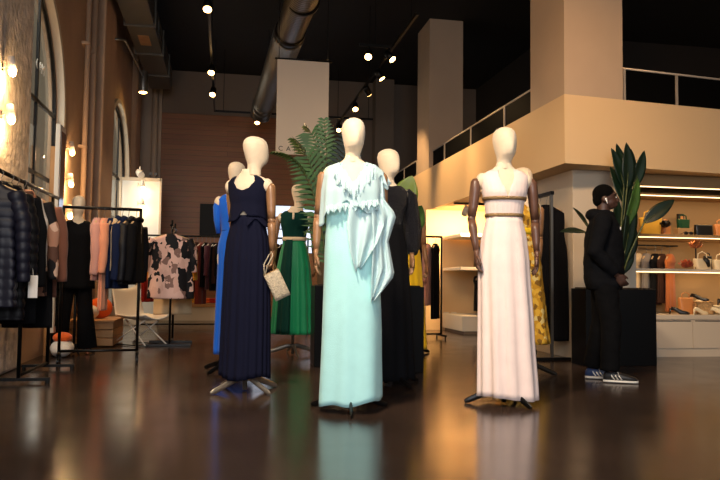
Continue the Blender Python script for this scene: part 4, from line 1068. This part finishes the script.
handbag('yellow slouchy handbag on the upper niche shelf behind the long leaf', (5.13, 8.02, UP), D(-20), M_yel, .26, .12, .22)
handbag('small tan handbag on the upper niche shelf right of the yellow bag', (5.34, 8.02, UP), D(10), M_tanbag, .12, .08, .16)
flower('hair_flower', 'dark fabric flower on the upper niche shelf above the yellow bag', (5.27, 7.93, UP+.10), M_bk, 9, .09, seed=1)
handbag('dark green handbag on a block on the upper niche shelf', (5.58, 8.02, UP+.1005), D(6), M_ggreen, .17, .08, .11)
tag(MB().bb(5.48, 5.68, 7.97, 8.07, UP, UP+.10).build('display_block', M_tan, bev=.003), 'small tan display block under the dark green handbag', 'display block')
t = thing('sunglasses', 'black sunglasses lying on the upper niche shelf beside the dark green bag', 'sunglasses', (5.50, 7.80, UP))
for s in (-1, 1):
    MB().ell((s*.035, 0, .022), (.03, .006, .022)).build('lens', M_bk, t, smooth=True)
    MB().tube([(s*.065, 0, .03), (s*.065, .10, .006)], .003, 6).build('temple', M_bk, t, smooth=True)
MB().tube([(-.008, 0, .03), (.008, 0, .03)], .004, 6).build('bridge', M_bk, t)
handbag('black boxy clutch standing on the upper niche shelf near the right edge', (5.86, 8.02, UP), 0, M_bk, .24, .08, .15, False, 1.0)
handbag('tan structured handbag at the right edge of the upper niche shelf', (6.10, 8.02, UP), 0, M_tanbag, .18, .09, .16)
t = thing('perfume_box', 'small black box standing on the upper niche shelf behind the sunglasses', 'box', (5.68, 8.22, UP))
MB().bb(-.04, .04, -.02, .02, 0, .30).build('box_body', M_bk, t, bev=.003); MB().bb(-.025, .025, -.023, -.02, .22, .27).build('label', M_tanbag, t)
flower('fabric_flower', 'burnt orange fabric flower standing above the middle niche shelf', (5.62, 7.84, 1.30), F_tan, 10, .10, seed=2)
tag(MB().tube([(5.62, 7.84, MID), (5.62, 7.84, 1.32)], .008, 8).build('flower_stem', M_blackmetal), 'thin dark stem holding the upper orange fabric flower', 'stem')
flower('fabric_flower', 'rust red fabric flower on the middle niche shelf at the end of the clothes', (5.46, 7.80, MID+.02), F_rust, 12, .10, seed=3)
handbag('ivory handbag with dark scarf on the middle niche shelf, left of the ivory pair', (5.72, 7.86, MID), D(8), M_ivory, .24, .10, .13)
handbag('ivory quilted handbag on the middle niche shelf at the right', (5.98, 7.86, MID), D(-4), M_ivory, .22, .10, .12)
tag(MB().tube([(5.70, 7.80, MID+.14), (5.74, 7.79, MID+.10), (5.76, 7.785, MID+.03)], [.02, .03, .018], 10, ry=.5).build('scarf', M_bk, smooth=True), 'dark scarf tied round the left ivory handbag', 'scarf')
handbag('small black evening bag with a pale clasp between the ivory bags', (5.845, 7.93, MID), 0, M_bk, .10, .06, .17)
def basket(label, loc, w, d, h, m_=None):
    t = thing('storage_basket', label, 'basket', loc)
    b = MB().bb(-w/2, w/2, -d/2, -d/2+.012, 0, h).bb(-w/2, w/2, d/2-.012, d/2, 0, h).bb(-w/2, -w/2+.012, -d/2, d/2, 0, h).bb(w/2-.012, w/2, -d/2, d/2, 0, h).bb(-w/2, w/2, -d/2, d/2, 0, .012)
    b.build('basket_body', m_ or M_wicker, t, bev=.003)
    MB().tube([(-w/2, -d/2, h), (w/2, -d/2, h), (w/2, d/2, h), (-w/2, d/2, h), (-w/2, -d/2, h)], .010, 8).build('rim', m_ or M_wicker, t, smooth=True)
basket('tan woven basket standing on the niche counter', (5.72, 7.92, LOW), .22, .2, .15)
basket('pale woven tray on the niche counter at the right edge', (6.02, 7.92, LOW), .24, .2, .10, M_ivory)
handbag('orange tote bag standing on the niche counter below the orange dress', (5.50, 7.88, LOW), 0, M_tanbag, .18, .09, .20)
def heel(label, loc, rz, m_):
    t = thing('high_heel_shoe', label, 'shoe', loc, rz)
    MB().tube([(0, .08, .075), (0, .03, .06), (0, -.04, .02), (0, -.09, .014), (0, -.125, .012)], [.020, .024, .028, .026, .010], 14, ry=.7).build('shoe_upper', m_, t, smooth=True)
    MB().tube([(0, .085, .07), (0, .095, 0)], [.014, .006], 8).build('heel', m_, t, smooth=True)
for i, (x, y, z, r, m_, lab) in enumerate(((5.70, 7.92, LOW+.16, 40, M_bk, 'black high heeled shoe resting on the rim of the woven basket'), (5.62, 7.78, LOW, 100, M_ivory, 'ivory high heeled shoe on the counter in front of the woven basket'),
        (5.88, 7.80, LOW, 70, M_ivory, 'ivory high heeled shoe between the basket and the pale tray'), (6.0, 7.90, LOW+.10, 120, M_bk, 'black high heeled shoe on the pale woven tray'), (5.36, 7.82, LOW, 60, M_bk, 'black high heeled shoe on the counter left of the orange tote'))):
    heel(lab, (x, y, z), D(r), m_)
o = cushion('cream rolled scarf lying in the tan woven basket', (5.75, 7.93, LOW+.13), M_ivory, (.09, .07, .06), .4); o['category'] = 'scarf'; o.name = 'rolled_scarf'

# ---------------------------------------------------------------- plants
def planter(name, label, loc, w, d, h):
    t = thing(name, label, 'plant', loc)
    MB().bb(-w/2, w/2, -d/2, d/2, 0, h).build('planter_box', M_blackgloss, t, bev=.004)
    MB().bb(-w/2+.03, w/2-.03, -d/2+.03, d/2-.03, h, h+.012).build('soil', M_soil, t)
    return t
def leaf(t, base, tip, w0, nrm=(0, -1, .2), bend=.06, fold=.25, m=M_leafdark, stem=None, n=16):
    w = w0*1.3; base, tip, nrm = Vector(base), Vector(tip), Vector(nrm).normalized()
    ax = tip-base; L = ax.length; ax.normalize(); side = ax.cross(nrm).normalized(); up = side.cross(ax)
    G = []
    for i in range(n+1):
        v = i/n; ww = w/2*(math.sin(PI*min(1, v*.96+.04))**.75)*(1-.25*v)
        if v > .97: ww *= .4
        c = base+ax*L*v+up*(bend*math.sin(PI*v)*L)
        G.append([tuple(c+side*ww*q-up*abs(q)*-fold*ww+up*.02*ww*math.sin(8*v*PI)*abs(q)) for q in (-1, -.66, -.33, 0, .33, .66, 1)])
    lf = MB().grid(G).build('leaf', m, t, smooth=True, sol=.003)
    if stem is not None:
        s0 = Vector(stem); mid = s0.lerp(base, .5)+Vector((0, 0, .05))
        MB().tube([s0, mid, base, base+ax*L*.35+up*bend*L*.9], [.013, .011, .009, .004], 8).build('leaf_stalk', M_stem, lf, smooth=True)
    return lf
PX, PY = 4.06, 7.04
t = planter('potted_bird_of_paradise', 'tall dark plant with spear shaped leaves in a black box planter behind the person', (PX, PY, 0), .80, .32, .80)
def L_(x, z, y=0): return (x*.949-.085-PX, y, .84+(z-.84)*.925)
st = L_(4.42, .80)
for b, tp, w, y in (((4.50, 1.98), (4.335, 2.42), .12, -.02), ((4.51, 1.95), (4.425, 2.485), .13, .0), ((4.53, 1.95), (4.51, 2.49), .14, -.03), ((4.56, 1.96), (4.63, 2.44), .13, .02), ((4.60, 1.95), (4.745, 2.41), .12, -.02), ((4.53, 1.8), (4.38, 2.22), .12, .03)):
    leaf(t, L_(*b, y), L_(*tp, y*2), w, (.1, -1, .15), .04, .2, M_leafdark, st)
for b, tp, w, y, m_ in (((4.42, 1.02), (4.50, 1.62), .17, -.03, M_leafdark), ((4.46, 1.15), (4.56, 1.98), .15, -.06, M_leafdark), ((4.47, 1.50), (4.63, 2.08), .12, -.09, M_leaf), ((4.50, 1.1), (4.64, 1.52), .12, -.02, M_leafdark), ((4.36, 1.3), (4.45, 1.85), .14, .03, M_leafdark), ((4.44, .95), (4.62, 1.30), .12, .0, M_leafdark),
                        ((4.40, 1.0), (4.34, 1.60), .15, .04, M_leafdark), ((4.52, 1.45), (4.55, 2.12), .13, .02, M_leafdark)):
    leaf(t, L_(*b, y), L_(*tp, y), w, (.25, -1, .1), .05, .25, m_, st)
leaf(t, L_(4.68, 1.56, -.12), L_(5.03, 1.83, -.16), .13, (-.3, -1, .3), .03, .2, M_leafdark, st)
leaf(t, L_(4.00, 1.44, -.05), L_(3.64, 1.42, -.18), .09, (0, -.6, .7), .03, .2, M_leafdark, st)
leaf(t, L_(4.05, 1.48, -.05), L_(3.80, 1.70, -.16), .07, (0, -.7, .5), .03, .2, M_leafdark, st)

PX, PY = 1.76, 6.72
t = planter('potted_broad_leaf_plant', 'plant with one big bright green leaf in a black planter beside the sequin gown', (PX-.06, PY, 0), .30, .30, .80)
def L_(x, z, y=0): return (x-PX, y, z)
leaf(t, L_(1.70, 1.52), L_(1.80, 1.86, -.1), .22, (-.2, -1, .35), .05, .12, M_leafyoung, L_(1.74, .80))
leaf(t, L_(1.80, 1.30), L_(1.95, 1.60, .1), .16, (.4, -.7, .5), .05, .12, M_leaf, L_(1.76, .80))
leaf(t, L_(1.66, 1.35, .1), L_(1.50, 1.66, .16), .16, (-.5, -.7, .5), .05, .12, M_leaf, L_(1.76, .80))

def frond(t, base, mid, tip, llen, n=24, m=M_leaf, droop=.25):
    base, mid, tip = Vector(base), Vector(mid), Vector(tip)
    def B(v): return base*(1-v)**2+mid*2*v*(1-v)+tip*v*v
    def T(v): return ((mid-base)*2*(1-v)+(tip-mid)*2*v).normalized()
    fr = MB()
    for i in range(n):
        v = .16+.84*i/(n-1); p = B(v); tg = T(v)
        side = tg.cross(Vector((0, 0, 1)) if abs(tg.z) < .85 else Vector((0, -1, .2))).normalized()
        L = llen*(math.sin(PI*(.18+.72*v))**.8)
        for s in (-1, 1):
            d = (side*s*.80+tg*.62+Vector((0, 0, -droop))).normalized(); wv = d.cross(tg).normalized().cross(d).normalized()*(.026+.03*llen)
            e1 = p+d*L*.5+Vector((0, 0, .02*L)); e2 = p+d*L+Vector((0, 0, -droop*L*.5))
            fr.add([p-wv*.3, p+wv*.3, e1+wv*.5, e2, e1-wv*.5], [(0, 1, 2, 3, 4)])
    f = fr.build('frond', m, t, smooth=False, sol=.0015)
    MB().tube([B(k/10) for k in range(11)], [.010-.0007*k for k in range(11)], 8).build('frond_stem', M_stem, f, smooth=True)
PX, PY = 1.04, 7.25
t = planter('potted_palm', 'feathery green palm in a black planter behind the mint gown, under the banner', (PX, PY, 0), .32, .32, .80)
for b, m_, tp, ll, mm in (((1.05, 1.0), (1.04, 2.15), (.80, 2.42), .30, M_leaf), ((1.03, 1.0), (.92, 2.14), (.46, 2.12), .17, M_leaf), ((1.03, 1.0), (1.0, 1.62), (.80, 1.34), .13, M_leaf),
                      ((1.06, 1.0), (1.12, 2.15), (1.24, 2.36), .22, M_leafdark), ((1.07, 1.0), (1.2, 1.9), (1.5, 2.0), .24, M_leafdark), ((1.06, 1.0), (1.02, 2.05), (.97, 2.50), .18, M_leaf), ((1.07, 1.0), (1.2, 1.7), (1.5, 1.4), .24, M_leaf), ((1.03, 1.0), (1.0, 1.95), (.66, 2.26), .28, M_leaf)):
    y = .12*math.sin(tp[0]*9)
    frond(t, L_(b[0], b[1]-.2, 0), L_(m_[0], m_[1], y*.5), L_(tp[0], tp[1], y-.05), ll, m=mm)

# ---------------------------------------------------------------- person at the right
t = thing('person', 'person in black hooded top and trousers standing in profile in front of the black planter', 'person', (3.315, 5.86, 0), D(62))
M_hood = fabric('hoodie_black', (10, 11, 15)); M_pants = fabric('trousers_black', (7, 7, 9)); M_sole = mat('white_sole', (216, 212, 204), .5); M_shoe = mat('black_shoe', (20, 20, 24), .5)
M_shoeblue = mat('blue_shoe', (30, 52, 92), .5); M_plasticw = mat('white_plastic', (235, 235, 235), .3)
b = MB()
b.ell((0, .008, 1.625), (.074, .092, .098)).ell((0, -.022, 1.575), (.060, .072, .062)).ell((0, -.042, 1.538), (.040, .046, .030))
b.ell((0, -.098, 1.585), (.014, .020, .018)).tube([(0, -.090, 1.625), (0, -.106, 1.588)], [.008, .013], 10)
b.ell((0, -.088, 1.553), (.024, .014, .008)).ell((0, -.086, 1.540), (.022, .013, .008)).ell((0, -.075, 1.645), (.05, .02, .012))
for s in (-1, 1): b.ell((s*.074, .012, 1.595), (.010, .020, .030))
b.tube([(0, .020, 1.60), (0, .022, 1.50), (0, .025, 1.40)], [.054, .056, .075], 20)
b.rings([[spt(0, .02, rx, ry, 2*PI*j/28)+(z,) for j in range(28)] for z, rx, ry in ((.86, .14, .10), (1.0, .145, .105), (1.15, .14, .10), (1.3, .165, .11), (1.40, .165, .09), (1.45, .10, .06))])
J = {}
for s in (-1, 1):
    sh, el, wr = Vector((s*.185, .03, 1.395)), Vector((s*.235, .085, 1.12)), Vector((s*.175, -.075, .925))
    b.tube([(s*.12, .02, 1.42), sh, sh.lerp(el, .5), el], [.045, .052, .044, .037], 14).tube([el, el.lerp(wr, .35), wr], [.037, .036, .025], 14)
    h = hand_mb(s, .75); R = Matrix.Translation(wr) @ Matrix.Rotation(D(-38), 4, 'X') @ Matrix.Rotation(D(s*18), 4, 'Y')
    b.add([R @ Vector(v) for v in h.V], h.F)
    fx = .10 if s > 0 else -.10; fy = -.05 if s < 0 else .10
    hip, kn, an = Vector((s*.085, .02, .90)), Vector((s*.095, fy*.5-.01, .49)), Vector((fx, fy+.03, .09))
    b.tube([hip, hip.lerp(kn, .5), kn], [.085, .072, .055], 16).tube([kn, kn.lerp(an, .35), an], [.055, .052, .036], 14)
    b.ell((fx, fy-.03, .05), (.036, .10, .035)); J[s] = (hip, kn, an, sh, el, wr, fx, fy)
body = organic('body', b, M_skin, t, .0065, 5)
hr = MB().ell((0, .020, 1.648), (.084, .096, .088)).ell((0, .055, 1.60), (.072, .058, .07))
organic('hair', hr, M_hair, t, .008, 3)
for s in (-1, 1):
    MB().ell((s*.026, -.088, 1.612), (.007, .005, .005)).build('eye', M_plasticw, t, smooth=True)
    e = MB().ell((s*.084, .0, 1.592), (.009, .009, .011)).tube([(s*.085, -.004, 1.588), (s*.083, -.012, 1.552)], [.005, .004], 8).build('earphone', M_plasticw, t, smooth=True)
hd = MB()
hd.rings([[spt(0, .02, rx, ry, 2*PI*j/32)+(z,) for j in range(32)] for z, rx, ry in ((.80, .175, .145), (.84, .19, .16), (.95, .195, .170), (1.1, .192, .168), (1.25, .198, .160), (1.36, .198, .14), (1.43, .15, .10), (1.475, .085, .075))])
hd.ell((0, .095, 1.455), (.115, .075, .060)).ell((0, .02, 1.46), (.105, .10, .045))
for s in (-1, 1):
    hip, kn, an, sh, el, wr, fx, fy = J[s]
    hd.ell(sh, (.075, .075, .07)).tube([(s*.13, .02, 1.41), sh, sh.lerp(el, .5), el+Vector((0, .006, 0)), el.lerp(wr, .5), wr.lerp(el, .04)], [.07, .078, .074, .068, .058, .042], 18)
hdo = organic('hooded_top', hd, M_hood, t, .011, 4)
tex = bpy.data.textures.new('cloth_folds', 'CLOUDS'); tex.noise_scale = .10
dm = hdo.modifiers.new('d', 'DISPLACE'); dm.texture = tex; dm.strength = .022; dm.mid_level = .4
tr = MB(); tr.ell((0, .02, .88), (.155, .125, .12))
for s in (-1, 1):
    hip, kn, an, *_ , fx, fy = J[s]
    tr.tube([hip+Vector((0, .0, .02)), hip.lerp(kn, .5), kn, kn.lerp(an, .5), an+Vector((0, 0, .015))], [.108, .098, .085, .080, .078], 20)
tro = organic('trousers', tr, M_pants, t, .011, 4)
dm = tro.modifiers.new('d', 'DISPLACE'); dm.texture = tex; dm.strength = .018; dm.mid_level = .4
tag(MB().ell((-.09, -.118, 1.33), (.016, .006, .016)).build('chest_emblem', M_plasticw, t, smooth=True), 'small pale chest emblem')
for s in (-1, 1):
    fx, fy = J[s][6:]; mu = M_shoe if s < 0 else M_shoeblue
    P = ((.085, .024, .05), (.06, .036, .085), (0, .040, .088), (-.07, .044, .066), (-.13, .046, .050), (-.175, .036, .036), (-.195, .014, .022))
    sh = MB().rings([[(fx+math.cos(2*PI*j/20)*w, fy+y, .018+max(0, (math.sin(2*PI*j/20)*.5+.5))*(h)) for j in range(20)] for y, w, h in P]).build('sneaker', mu, t, smooth=True)
    so = MB().rings([[(fx+math.cos(2*PI*j/20)*w*1.06, fy+y*1.02, .014+math.sin(2*PI*j/20)*.014) for j in range(20)] for y, w, h in P]).build('sole', M_sole, sh, smooth=True)
    for sd in (-1, 1):
        for k in range(3):
            y0 = -.055+k*.030
            MB().tube([(fx+sd*.0445, fy+y0-.012, .030), (fx+sd*.040, fy+y0+.010, .058), (fx+sd*.022, fy+y0+.022, .092)], .0052, 6).build('stripe', M_sole, sh, smooth=True)
